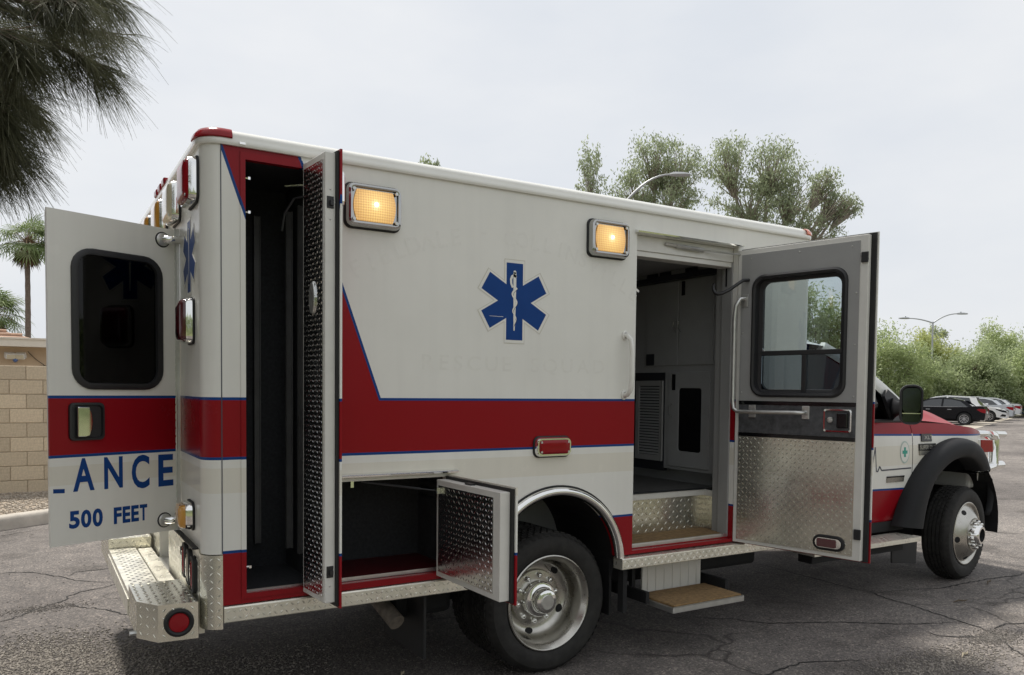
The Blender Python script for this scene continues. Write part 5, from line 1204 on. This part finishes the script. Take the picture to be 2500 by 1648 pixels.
def tree(name, base, blobs, L_, W_, droop, mat, bark, label, group=None, cat='tree', n_per=1.0, trunk_r=.25, fork=.45, clump=.55, seedclumps=26):
    """blobs: (dx, dy, z, rx, ry, rz, leaves); limbs reach each blob"""
    t = empty(name, base, label, cat, group); zmin = min(b_[2]-b_[5] for b_ in blobs); zf = max(.8, zmin*fork+.3)
    mb = MB(); mb.tube([(0, 0, -.1), (.05, .03, zf*.5), (0, 0, zf)], [trunk_r*1.25, trunk_r, trunk_r*.85], 9)
    Ps = []; sub = []
    for (dx, dy, z, rx, ry, rz, nl) in blobs:
        c = np.array([dx, dy, z]); mid = Vector((dx*.45, dy*.45, zf+(z-zf)*.55)); r0 = trunk_r*.6
        mb.tube([(0, 0, zf*.92), mid, (dx*.9, dy*.9, z)], [r0, r0*.6, r0*.22], 7)
        k = seedclumps; cd_ = unit(k)*(rng.uniform(.25, 1.12, k)**.6)[:, None]*np.array([rx, ry, rz]); cc = c+cd_
        for q in cc[::1]: mb.tube([mid*.4+Vector((dx, dy, z))*.6, tuple((np.array(mid)*.1+c*.3+q*.6)+rng.normal(size=3)*.12), tuple(q)], [r0*.22, r0*.12, r0*.04], 4, caps=False)
        wts = rng.uniform(.4, 1.6, k); cnt = (nl*n_per*wts/wts.sum()).astype(int)
        for q, m_ in zip(cc, cnt): Ps.append(q+rng.normal(size=(m_, 3))*np.array([rx, ry, rz])*clump*.42*rng.uniform(.6, 1.2))
    mb.build('trunk', bark, t, smooth=60); leaves(np.concatenate(Ps), L_, W_, droop, 'crown', mat, t); return t
G = 'eucalyptus trees rising behind the ambulance'
tree('eucalyptus_tree', (28.4, 35.6, 0), [(0, 0, 14.6, .9, .9, 1.9, 1500), (.3, 0, 12.4, 1.3, 1.2, 1.3, 1500), (1.8, -1.1, 12.6, 1.2, 1.1, 1.3, 1500), (1, 0, 10.5, 1.6, 1.6, 1.4, 1500), (2.2, -1.3, 11.0, 1.5, 1.4, 1.2, 1500)], .22, .040, .6, M_euc, M_barkp, 'slender grey green eucalyptus crown, leftmost behind the roof', G, trunk_r=.2, seedclumps=48, clump=.42, n_per=1.0)
tree('eucalyptus_tree', (32.0, 33.4, 0), [(-.4, .2, 15.7, 1.5, 1.4, 1.5, 2600), (.9, -.6, 15.2, 1.6, 1.4, 1.6, 2800), (-1.3, .8, 13.7, 1.5, 1.4, 1.4, 2300), (.6, -.3, 13.2, 1.9, 1.8, 1.4, 2700), (0, 0, 11.2, 2.6, 2.3, 1.4, 2600)], .22, .040, .55, M_euc, M_barkp, 'domed eucalyptus crown behind the curved street lamp', G, trunk_r=.32, seedclumps=56, clump=.40, n_per=.95)
tree('eucalyptus_tree', (37.2, 30.3, 0), [(-1.6, 1, 15.4, 1.6, 1.5, 1.6, 2600), (.6, -.4, 15.3, 1.9, 1.7, 1.5, 3000), (-.6, .3, 13.2, 2.2, 1.9, 1.5, 3200), (1.8, -1.1, 13.4, 1.7, 1.6, 1.6, 2600), (3.4, -2.1, 14.4, .9, .8, .9, 800), (4.1, -2.5, 13.4, 1.1, .9, .9, 1000), (4.8, -2.9, 13.0, .7, .7, .6, 500), (3.1, -1.9, 11.7, 1.5, 1.3, 1.1, 1500), (0, 0, 11.2, 2.8, 2.4, 1.4, 2800)], .22, .040, .55, M_euc, M_barkp, 'broad eucalyptus with a long branch reaching right', G, trunk_r=.36, seedclumps=56, clump=.40, n_per=.95)
tree('eucalyptus_tree', (25.2, 51.7, 0), [(0, 0, 18.0, 1.0, 1.0, 1.2, 500), (0, 0, 15.5, 2.0, 2, 1.6, 900)], .4, .07, .6, M_euc, M_barkp, 'tiny treetop just showing above the middle of the roof', G, trunk_r=.2, seedclumps=10)
G2 = 'green desert trees behind the parked cars'
def at(px, dist, z=0):
    """ground position at a bearing across the picture, for laying out the far row of trees"""
    d = Vector((fw.x, fw.y, 0))*1930.4+rt*(px-1250); d.z = 0; d = d/1930.4*dist; return (CAM.x+d.x, CAM.y+d.y, z)
ROW = [(1985, 50, 8.6, M_pv2, 'feathery tree seen through the side door window'), (2060, 60, 6.2, M_pv, 'pale green tree half hidden by the open side door'), (2165, 60, 6.6, M_pv, 'bright green bushy tree just right of the open side door'), (2240, 64, 6.6, M_pv3, 'yellow green tree below the twin street lamp'),
       (2300, 62, 5.2, M_pv2, 'mid green rounded tree above the black sedan'), (2375, 60, 5.5, M_pv2, 'dense dark tree above the white cars'), (2430, 66, 7.6, M_pv, 'tall light green tree with drooping top at right'), (2500, 62, 6.0, M_pv2, 'dark green tree at the right edge'), (2570, 60, 6.6, M_pv, 'green tree beyond the right edge of the car park')]
for i, (px, d, h, mt_, lab) in enumerate(ROW):
    bl = [(0, 0, h*.72, 1.5, 1.5, h*.26, 4200), (-1.5, .9, h*.52, 1.5, 1.4, h*.26, 3400), (1.5, -.9, h*.55, 1.5, 1.4, h*.26, 3400), (.2, -.6, h*.32, 1.9, 1.6, h*.22, 3400), (-2.0, 1.1, h*.26, 1.3, 1.2, h*.18, 2000), (1.9, -1.2, h*.26, 1.3, 1.2, h*.18, 2000)]
    tree('palo_verde_tree', at(px, d), bl, .26, .045, .35, mt_, M_bark, lab, G2, trunk_r=.14, seedclumps=22, clump=.62, fork=.3)
for (px, d, h, lab) in ((2268, 78, 8.2, 'grey green treetop behind the twin street lamp'), (2410, 82, 8.3, 'wispy treetop left of the tall light green tree')):
    tree('eucalyptus_tree', at(px, d), [(0, 0, h*.85, 1.4, 1.4, 1.3, 1100), (.3, -.2, h*.6, 2, 2, 1.6, 1500)], .34, .06, .5, M_euc, M_bark, lab, G2, trunk_r=.15, seedclumps=14)
# fan palms
def palm(loc, h, label, s=1.0):
    t = empty('fan_palm', loc, label, 'palm tree', 'fan palms beyond the house')
    n = 26; mb = MB(); mb.tube([(.12*math.sin(k/n*2.2), .0, h*k/n) for k in range(n+1)], [.17*s-.05*s*k/n+(.012 if k % 2 else 0) for k in range(n+1)], 12); mb.build('trunk', M_bark, t, smooth=40)
    top = np.array([.12*math.sin(2.2), 0, h]); Vs = []; Fs = []; Vd = []; Fd = []; pet = MB()
    def frond(az, el, Lp, Rf, dead=False):
        dirv = np.array([math.cos(az)*math.cos(el), math.sin(az)*math.cos(el), math.sin(el)]); p0 = top+np.array([0, 0, -.1]); sag = np.array([0, 0, -.22*Lp]); p1 = p0+dirv*Lp*.6-sag*0; p2 = p0+dirv*Lp+sag
        pet.tube([tuple(p0), tuple(p1), tuple(p2)], [.022, .016, .01], 4, caps=False)
        d2 = (p2-p1)/np.linalg.norm(p2-p1); side = np.cross(d2, [0, 0, 1.]); side /= np.linalg.norm(side); up_ = np.cross(side, d2)
        for k in range(20):
            a = (k/19-.5)*math.pi*1.25; r_ = Rf*random.uniform(.82, 1.1)*(1-.16*abs(a)/2); q = d2*math.cos(a)+side*math.sin(a)+up_*.12*math.cos(a*2); mid = p2+q*r_*.62; tip = p2+q*r_+np.array([0, 0, -r_*random.uniform(.12, .36)]); wd = np.cross(q, up_); wd = wd/np.linalg.norm(wd)*.034*s
            V_, F_ = (Vd, Fd) if dead else (Vs, Fs); b0 = len(V_); V_ += [p2, mid+wd, tip, mid-wd]; F_.append((b0, b0+1, b0+2, b0+3))
    for k in range(46): frond(random.uniform(0, 6.283), random.uniform(-.5, 1.35), random.uniform(1.0, 1.35)*s, random.uniform(1.1, 1.4)*s)
    for k in range(26): frond(random.uniform(0, 6.283), random.uniform(-1.45, -.85), random.uniform(.5, .9)*s, random.uniform(.5, .75)*s, True)
    pet.build('petioles', M_palmd, t); raw('crown', np.array(Vs), np.array(Fs), M_palm, t); raw('dead_skirt', np.array(Vd), np.array(Fd), M_palmd, t)
palm((-1.05, 49.5, 0), 9.9, 'tall fan palm with bare trunk left of the open rear door')
palm((-2.75, 51.5, 0), 5.9, 'shorter fan palm cut off by the left edge', .95)
# she-oak: long hanging needles entering from the upper left
SO = empty('she_oak_tree', (-3.9, 5.6, 0), 'dark she-oak branches of long hanging needles, upper left', 'tree', worldspace=True)
def cpos(x, y, dd=0.0):
    p = Vector((-.519, 2.77, 3.868))+Vector((.856, -.517, 0))*((x-150)/351)+Vector((0, 0, 1))*((150-y)/351); p = p+Vector((.517, .856, 0))*dd; return CAM+(p-CAM)*.66
BR = [([(-420, -170), (-150, -110), (40, -70), (160, -50), (255, -35)], .1), ([(-400, -40), (-120, -10), (40, 8), (150, 25), (235, 45)], -.15), ([(-400, 20), (-140, 50), (30, 80), (120, 98), (200, 122)], .2), ([(-380, 60), (-160, 110), (0, 140), (60, 150), (110, 168)], -.05),
      ([(-360, 140), (-160, 180), (-10, 190), (-60, 190), (-30, 198)], .3), ([(-360, 210), (-150, 225), (-10, 240), (-20, 262), (20, 280)], 0), ([(-360, 260), (-150, 280), (-10, 295), (0, 300), (40, 312)], -.2), ([(-350, 330), (-150, 340), (-20, 350), (-30, 345), (5, 358)], .15), ([(-340, 400), (-160, 395), (-50, 395), (-50, 365), (-25, 368)], .0),
      ([(-380, -120), (-150, -60), (0, -30), (100, -8), (185, 8)], .45), ([(-380, 90), (-160, 110), (-20, 125), (50, 128), (100, 130)], -.4)]
tb = MB(); tb.tube([(-3.9, 5.6, -.1), (-3.95, 5.5, 1.6), (-3.8, 5.4, 3.4), (-3.7, 5.3, 5.5), (-3.6, 5.2, 7.5)], [.24, .20, .17, .12, .06], 10); tb.tube([(-3.86, 5.45, 2.9), (-3.3, 4.3, 3.45), (-2.7, 2.9, 3.5), (-2.1, 1.7, 3.25)], [.11, .085, .06, .04], 8)
NP, ND, NL = [], [], []
for pts, dd in BR:
    w0 = [cpos(x, y, dd+.12*math.sin(i*1.3+dd*9)) for i, (x, y) in enumerate(pts)]; zt_ = max(2.2, w0[0].z-.3)
    tb.tube([(-2.1-.3*abs(dd), 1.7+.8*abs(dd), 3.28)]+[tuple(p) for p in w0], [.030, .022, .022, .015, .010, .005], 6)
    arr = np.array([tuple(p) for p in w0]); m_ = 1850 if dd not in (.45, -.4) else 1000
    if pts[-1][0] < 60: m_ = 1700
    t_ = rng.uniform(0, 1, m_)**.75*(len(arr)-1); i0 = np.minimum(t_.astype(int), len(arr)-2); f_ = (t_-i0)[:, None]; P = arr[i0]*(1-f_)+arr[i0+1]*f_; T = arr[i0+1]-arr[i0]; T /= np.linalg.norm(T, axis=1)[:, None]
    # side shoots first, needles leave from them
    ns = 70; ts = rng.uniform(.2, 1, ns)*(len(arr)-1); j0 = np.minimum(ts.astype(int), len(arr)-2); g_ = (ts-j0)[:, None]; S0 = arr[j0]*(1-g_)+arr[j0+1]*g_; TD_ = arr[j0+1]-arr[j0]; TD_ /= np.linalg.norm(TD_, axis=1)[:, None]
    SDv = TD_*.7+unit(ns)*.75+np.array([0, 0, -.25]); SDv /= np.linalg.norm(SDv, axis=1)[:, None]; SL = rng.uniform(.04, .16, ns)
    for a, b_, l in zip(S0, SDv, SL): tb.tube([tuple(a), tuple(a+b_*l)], [.004, .0015], 4, caps=False)
    k = rng.integers(0, ns, m_); u = rng.uniform(0, 1, m_); P = S0[k]+SDv[k]*(SL[k]*u)[:, None]; D_ = SDv[k]*.75+TD_[k]*.55+unit(m_)*.55+np.array([0, 0, -.30]); D_ /= np.linalg.norm(D_, axis=1)[:, None]
    NP.append(P); ND.append(D_); NL.append(rng.uniform(.09, .24, m_))
tb.build('trunk', M_bark, SO, smooth=60)
P = np.concatenate(NP); D_ = np.concatenate(ND); Ln = np.concatenate(NL); n = len(P); grav = np.array([0, 0, -1.])
side = np.cross(D_, unit(n)); side /= np.linalg.norm(side, axis=1)[:, None]; segs = []
wdt = .0013
for k in range(4):
    t_ = k/3; c = P+D_*(Ln*t_)[:, None]+grav*(Ln*.30*t_*t_)[:, None]; w_ = wdt*(1-.55*t_); segs += [c+side*w_, c-side*w_]
V = np.stack(segs, 1).reshape(-1, 3); b0 = 8*np.arange(n)[:, None]
F = np.concatenate([b0+np.array([[0, 1, 3, 2]]), b0+np.array([[2, 3, 5, 4]]), b0+np.array([[4, 5, 7, 6]])])
cwn = raw('crown', V, F, M_needle, SO)
n = 40000; cc = np.array([(-2.7, -1.2, 3.4), (-2.7, .4, 3.7), (-2.8, -2.8, 3.6), (-3.1, -4.6, 4.0), (-4.1, -5.2, 3.5), (-3.5, -1.8, 2.8), (-4.6, -3.6, 3.0), (-4.6, 3.9, 5.6), (-4.2, 1.6, 5.0), (-4.4, -.6, 4.7), (-3.9, -2.6, 5.2), (-5.6, 1.0, 6.2), (-3.3, .6, 4.1), (-3.4, 2.6, 4.6), (-5.2, -2.0, 4.2)]); k = rng.integers(0, len(cc), n)
oc = cc[k]+rng.normal(size=(n, 3))*np.array([.62, .80, .68]); oc[:, 0] = np.minimum(oc[:, 0], -1.45)
leaves(oc, .30, .012, .6, 'added_shade_crown', M_needle, SO)  # unseen foliage added left of the frame to block sky light
lb = MB()
for c_ in cc: lb.tube([(-3.85, 5.4, 3.2), tuple((np.array([-3.85, 5.4, 3.2])+c_)/2+np.array([0, 0, .4])), tuple(c_)], [.07, .05, .02], 6)
lb.build('added_crown_limb', M_bark, SO)  # limbs carrying the added unseen foliage

# hedge across the lawn behind the photographer : unseen, added to darken and green reflections
HG = empty('hedge', (2, -24, 0), 'unseen, added green hedge across the lawn behind the photographer', 'hedge')
n = 26000; hx = rng.uniform(-26, 26, n); hy = rng.normal(0, .55, n); hz_ = rng.uniform(0, 1, n)**.8*(4.6+.5*np.sin(hx*.9)+.35*np.sin(hx*2.3+1))
leaves(np.c_[hx, hy, hz_], .34, .12, .3, 'crown', M_pv2, HG)
mb = MB()
for k in range(18): x = -25+50*k/17; mb.tube([(x, 0, -.1), (x+.1, .1, 1.4), (x+.3, -.1, 3.2)], [.12, .08, .03], 6)
mb.build('trunk', M_bark, HG)
# ================================================================== STREET LAMPS
M_galv = pm('galvanised_steel', (.42, .43, .44), .45, .6, var=.08)
def lamp(px, d, arms, h, label, r=.09):
    L0 = empty('street_lamp', at(px, d), label, 'street lamp', 'tall galvanised street lamps')
    MB().lathe([(.22, 0), (.22, .06), (r*1.5, .10), (r*1.3, .4), (r*.7, h)], lambda a, b, z: (a, b, z), 12).build('pole', M_galv, L0, smooth=50)
    for (ux, rise, z0) in arms:
        e = Vector((rt.x, rt.y, 0)).normalized()*ux; pts = [(e.x*t, e.y*t, z0+rise*(1-(1-t)**2)) for t in np.linspace(0, 1, 9)]
        a_ = MB().tube(pts, [.055-.018*i/8 for i in range(9)], 8).build('arm', M_galv, L0, smooth=60)
        u = e.normalized(); v = Vector((-u.y, u.x, 0)); o_ = Vector(pts[-1]); rings = []
        for t, w_, zt_, zb in ((-.05, .05, .05, -.05), (.15, .13, .09, -.06), (.5, .15, .08, -.055), (.75, .12, .04, -.045)):
            c = o_+u*t; rings.append([tuple(c+v*(w_*sx)+Vector((0, 0, zz))) for sx, zz in ((-1, 0), (-.6, zt_), (.6, zt_), (1, 0), (.7, zb), (-.7, zb))])
        hd = ring_loft(MB(), rings, cap0=True).build('lamp_head', M_galv, a_, smooth=40)
        MB().lathe([(.035, 0), (.035, .07), (0, .08)], lambda a, b, h_: tuple(o_+u*.25+Vector((a, b, .08+h_))), 8).build('photocell', M_dark, hd)
lamp(1512, 32, [(1.9, 1.25, 9.05)], 9.05, 'curved arm street lamp in front of the eucalyptus crown')
lamp(2270, 62, [(1.9, .75, 7.2), (-1.9, .35, 7.2)], 7.3, 'twin arm street lamp rising out of the green trees', .08)

# ================================================================== PARKED CARS
M_ctyre = pm('car_tyre', (.02, .02, .02), .8); M_alloy = pm('alloy_rim', (.45, .45, .46), .3, .8); M_cglass = pm('car_glass', (.02, .025, .03), .06, coat=1.0)
def car(kind, color, loc, heading, label, name='parked_car', rough=.2):
    cat = 'car'; C0 = empty(name, loc, label, cat, 'cars parked in the far lot', rotz=heading)
    cm = pm('car_paint', color, rough, coat=.0 if color[0] < .01 else .3, spec=.25); L_, W_, H_ = (4.65, 1.80, 1.46) if kind == 'sedan' else ((4.35, 1.80, 1.58) if kind == 'hatch' else (4.7, 1.88, 1.72))
    fr, rr, wr = 1.40, -1.33, .335 if kind != 'suv' else .37
    h = L_/2
    if kind == 'sedan': top = [(-h, .55), (-h+.02, .80), (-h+.10, 1.00), (-h+.55, 1.03), (-1.45, .98), (0, .95), (1.15, .93), (1.7, .87), (h-.25, .76), (h-.04, .62), (h, .45), (h-.03, .22)]
    elif kind == 'hatch': top = [(-h, .50), (-h+.03, .85), (-h+.12, 1.02), (-1.5, 1.02), (0, .98), (1.1, .97), (1.6, .92), (h-.22, .80), (h-.03, .64), (h, .45), (h-.03, .22)]
    else: top = [(-h, .55), (-h+.03, .95), (-h+.12, 1.14), (-1.6, 1.12), (0, 1.08), (1.1, 1.07), (1.7, 1.02), (h-.2, .90), (h-.03, .72), (h, .48), (h-.03, .25)]
    zb = .22; R_ = wr+.045
    ar = lambda c: [(c+R_*math.cos(a), .02+wr+R_*math.sin(a)) for a in np.linspace(-.38, math.pi+.38, 15)]
    out = top+[p for p in ar(fr) if p[1] > zb]+[p for p in ar(rr) if p[1] > zb]+[(-h+.05, zb+.04)]
    mb = MB(); mb.prism(out, XZ, -W_/2, W_/2); body = mb.build('body', cm, C0, bevel=.07, seg=3)
    MB().box(rr-.6, fr+.6, -W_/2+.22, W_/2-.22, .2, .8).build('underbody', M_dark, C0)
    if kind == 'sedan': gh_ = [(-1.72, 1.00), (-1.15, 1.33), (-.70, 1.44), (-.05, H_), (.35, 1.42), (.62, 1.33), (1.25, .93)]
    elif kind == 'hatch': gh_ = [(-1.98, 1.02), (-1.72, 1.36), (-1.45, 1.52), (-.2, H_), (.35, 1.51), (.62, 1.42), (1.25, .97)]
    else: gh_ = [(-2.1, 1.14), (-1.95, 1.50), (-1.70, 1.66), (-.3, H_), (.35, 1.66), (.6, 1.56), (1.2, 1.07)]
    belt = gh_[0][1]-.03; yb, yr = W_/2-.07, W_/2-.27
    yy = lambda z: yb+(yr-yb)*max(0, (z-belt)/(H_-belt))
    n = len(gh_); vs = [(x, s_*yy(z), z) for s_ in (-1, 1) for x, z in gh_]+[(gh_[0][0], -yb, belt-.05), (gh_[-1][0], -yb, belt-.05), (gh_[0][0], yb, belt-.05), (gh_[-1][0], yb, belt-.05)]
    fs = [(i, i+1, n+i+1, n+i) for i in range(n-1)]+[tuple(range(n))+(2*n+1, 2*n), tuple(range(2*n-1, n-1, -1))+(2*n+2, 2*n+3)]
    MB().add(vs, fs).build('window', M_cglass, C0)
    # roof skin, pillars
    mb = MB(); q = [p for p in gh_ if p[1] > H_-.16]
    mb.add([(x, s_*(yy(z)+.004), z+.006) for s_ in (-1, 1) for x, z in q], [(i, i+1, len(q)+i+1, len(q)+i) for i in range(len(q)-1)])
    for s_ in (-1, 1):
        def strip(pts, wdt_):
            for (a, b_) in zip(pts[:-1], pts[1:]):
                mb.add([(a[0]-wdt_, s_*(yy(a[1])+.008), a[1]+.005), (a[0]+wdt_, s_*(yy(a[1])+.008), a[1]+.005), (b_[0]+wdt_, s_*(yy(b_[1])+.008), b_[1]+.005), (b_[0]-wdt_, s_*(yy(b_[1])+.008), b_[1]+.005)], [(0, 1, 2, 3)])
        top_ = gh_[:]
        for (a, b_) in zip(gh_[:-1], gh_[1:]):
            mb.add([(a[0], s_*(yy(a[1])+.008), a[1]+.006), (b_[0], s_*(yy(b_[1])+.008), b_[1]+.006), (b_[0]-.0, s_*(yy(b_[1]-.06)+.008), b_[1]-.06), (a[0], s_*(yy(a[1]-.06)+.008), a[1]-.06)], [(0, 1, 2, 3)])
        strip([(-.25, belt), (-.28, H_-.05)], .045)
        if kind == 'sedan': strip([(-1.62, belt), (-1.22, 1.30)], .13)
        elif kind == 'hatch': strip([(-1.75, belt), (-1.55, 1.48)], .17)
        else: strip([(-1.88, belt), (-1.75, 1.60)], .16)
    mb.build('roof', cm, C0, norm=False)
    if kind != 'sedan': MB().box(gh_[1][0]-.22, gh_[2][0]+.05, -W_/2+.25, W_/2-.25, gh_[2][1]-.03, gh_[2][1]+.015).build('spoiler', cm, C0, bevel=.01)
    for s_ in (-1, 1):
        MB().box(-1.55, 1.1, s_*(W_/2-.062)-.004, s_*(W_/2-.062)+.004, belt-.005, belt+.018).build('window_trim', M_alloy, C0)
        for hx in (-.62, .42): MB().box(hx-.10, hx+.10, s_*(W_/2+.005)-.012, s_*(W_/2+.005)+.012, belt-.16, belt-.125).build('door_handle', M_alloy if color[0] < .1 else cm, C0, bevel=.006)
        MB().prism([(-h-.005, belt-.32), (-h-.005, belt-.10), (-h+.30, belt-.08), (-h+.42, belt-.13), (-h+.20, belt-.26)], XZ, *sorted((s_*(W_/2-.20), s_*(W_/2+.004)))).build('tail_lamp', M_lensred, C0)
        MB().prism([(h-.02, .58), (h-.05, .70), (h-.55, .80), (h-.60, .76), (h-.25, .62)], XZ, *sorted((s_*(W_/2-.24), s_*(W_/2+.003)))).build('headlamp', M_lensclear if color[0] < .1 else M_cglass, C0)
        MB().prism([(h-.06, .34), (h-.04, .46), (h-.24, .50), (h-.36, .36)], XZ, *sorted((s_*(W_/2-.15), s_*(W_/2+.003)))).build('fog_recess', M_dark, C0)
        MB().box(1.02, 1.18, *sorted((s_*(W_/2-.05), s_*(W_/2+.14))), belt+.0, belt+.14).build('wing_mirror', cm, C0, bevel=.03)
        for wx in (fr, rr):
            f_ = lambda a, b, q_: (wx+a, s_*(W_/2-.20+q_), wr+b)
            ty = MB().lathe([(wr*.62, .03), (wr*.66, .18), (wr*.9, .19), (wr, .16), (wr, .02), (wr*.7, .0)], f_, 26).build('wheel', M_ctyre, C0, smooth=40)
            rm = MB().lathe([(wr*.66, .185), (wr*.60, .165), (wr*.58, .12), (0, .12)], f_, 24)
            rm.build('rim_well', M_dark, ty)
            sp = MB().lathe([(wr*.67, .17), (wr*.67, .188), (wr*.60, .186), (wr*.60, .17)], f_, 24)
            for k in range(5):
                a = 2*math.pi*k/5+.3; ca, sa = math.cos(a), math.sin(a); p = lambda r_, t_, q_: f_(ca*r_-sa*t_, sa*r_+ca*t_, q_)
                for o2 in (-.035, .035): sp.add([p(0, o2*.4-.012, .175), p(0, o2*.4+.012, .175), p(wr*.63, o2*1.6+.016, .180), p(wr*.63, o2*1.6-.016, .180)], [(0, 1, 2, 3)])
            sp.lathe([(.05, .178), (0, .182)], f_, 10); sp.build('rim', M_alloy, ty, norm=False)
    MB().box(-h-.012, -h+.02, -.26, .26, .62, .74).build('number_plate', M_lampw, C0)
    return C0
hd = math.atan2(nd_.y, nd_.x)
CP = Vector((43.5, 19.2))
def slot(k, inset, L_=4.65): p = CP+sd_*(2.75*k)+nd_*(inset+L_/2); return (p.x, p.y, 0)
car('sedan', (.004, .0045, .007), slot(0, .42), hd, 'black sedan with chrome window line, nearest of the parked cars', rough=.15)
car('hatch', (.70, .71, .71), slot(1.1, .75, 4.35), hd, 'white hatchback with roof spoiler behind the black sedan')
car('sedan', (.70, .71, .72), slot(2.5, -.05), hd+math.pi, 'white car parked nose out towards the drive')
car('sedan', (.50, .53, .57), slot(4.2, -.05), hd, 'silver sedan, tail out, right of the nose out white car')
car('sedan', (.62, .64, .66), slot(6.6, -.05), hd, 'pale silver sedan, second from the right edge')
car('suv', (.03, .11, .36), slot(8.3, -.1, 4.7), hd, 'blue sport utility car at the right edge')
# far perimeter wall, white van roof
M_farwall = pm('far_wall_paint', (.40, .27, .20), .9, var=.1, vscale=.5)
def seg_wall(px0, d0, px1, d1, h, name, mat, label, cat, t=.2):
    a, b_ = Vector(at(px0, d0)), Vector(at(px1, d1)); u = (b_-a).normalized(); v = Vector((-u.y, u.x, 0))*t; o = empty(name, tuple(a), label, cat, worldspace=True)
    MB().add([a, b_, b_+v, a+v, a+Vector((0, 0, h)), b_+Vector((0, 0, h)), b_+v+Vector((0, 0, h)), a+v+Vector((0, 0, h))], [(0, 3, 2, 1), (4, 5, 6, 7), (0, 1, 5, 4), (1, 2, 6, 5), (2, 3, 7, 6), (3, 0, 4, 7)]).build('wall', mat, o)
    c = Vector((0, 0, h)); w2_ = v*.35
    MB().add([a-w2_+c, b_-w2_+c, b_+v+w2_+c, a+v+w2_+c, a-w2_+c*1.05, b_-w2_+c*1.05, b_+v+w2_+c*1.05, a+v+w2_+c*1.05], [(0, 3, 2, 1), (4, 5, 6, 7), (0, 1, 5, 4), (1, 2, 6, 5), (2, 3, 7, 6), (3, 0, 4, 7)]).build('coping', mat, o)
seg_wall(1850, 72, 2700, 90, 2.0, 'perimeter_wall', M_farwall, 'low terracotta wall behind the far trees', 'wall')
VN = empty('delivery_van', at(2490, 96), 'white van roof above the blue car at the right edge', 'van', rotz=hd+1.4)
M_van = pm('van_white', (.72, .72, .70), .3, coat=.4)
MB().prism([(-2.9, .45), (-2.9, 2.25), (-2.75, 2.4), (1.3, 2.4), (1.7, 2.25), (2.3, 1.45), (2.9, 1.25), (2.95, .45)], XZ, -1, 1).build('body', M_van, VN, bevel=.08, seg=3)
MB().prism([(1.42, 2.18), (1.68, 2.15), (2.2, 1.48), (1.42, 1.48)], XZ, -1.004, 1.004).build('window', M_cglass, VN)
for x in (-1.9, 1.9):
    for s_ in (-1, 1): MB().lathe([(.2, .0), (.22, .2), (.34, .2), (.36, .15), (.36, .02), (.2, 0)], lambda a, b, q_: (x+a, s_*(.82+q_), .36+b), 20).build('wheel', M_ctyre, VN)
# fallen twigs and leaves on the asphalt
M_twig = pm('dry_twig', (.10, .075, .05), .9); M_dry = pm('dry_leaf', (.42, .36, .26), .8)
def gpt(x, y): return (x, y, .006)
for i, (x, y, a, l, mt_, lab) in enumerate(((6.30, -.02, .35, .16, M_twig, 'dark twig lying across the crack by the front wheel'), (5.45, -.25, -.3, .13, M_twig, 'dark bent twig on the asphalt right of the long crack'), (4.20, -.98, .2, .10, M_dry, 'pale dry leaf on the broken asphalt, lower right'), (1.05, .42, .9, .06, M_dry, 'pale twig on the asphalt under the open compartment'))):
    c_, s_ = math.cos(a), math.sin(a)
    tag(MB().tube([(x-c_*l/2, y-s_*l/2, .008), (x, y+.012, .016), (x+c_*l*.3, y+s_*l*.3, .012), (x+c_*l/2, y+s_*l/2, .02)], [.003, .007, .006, .002], 6).build('fallen_twig', mt_), lab, 'twig')
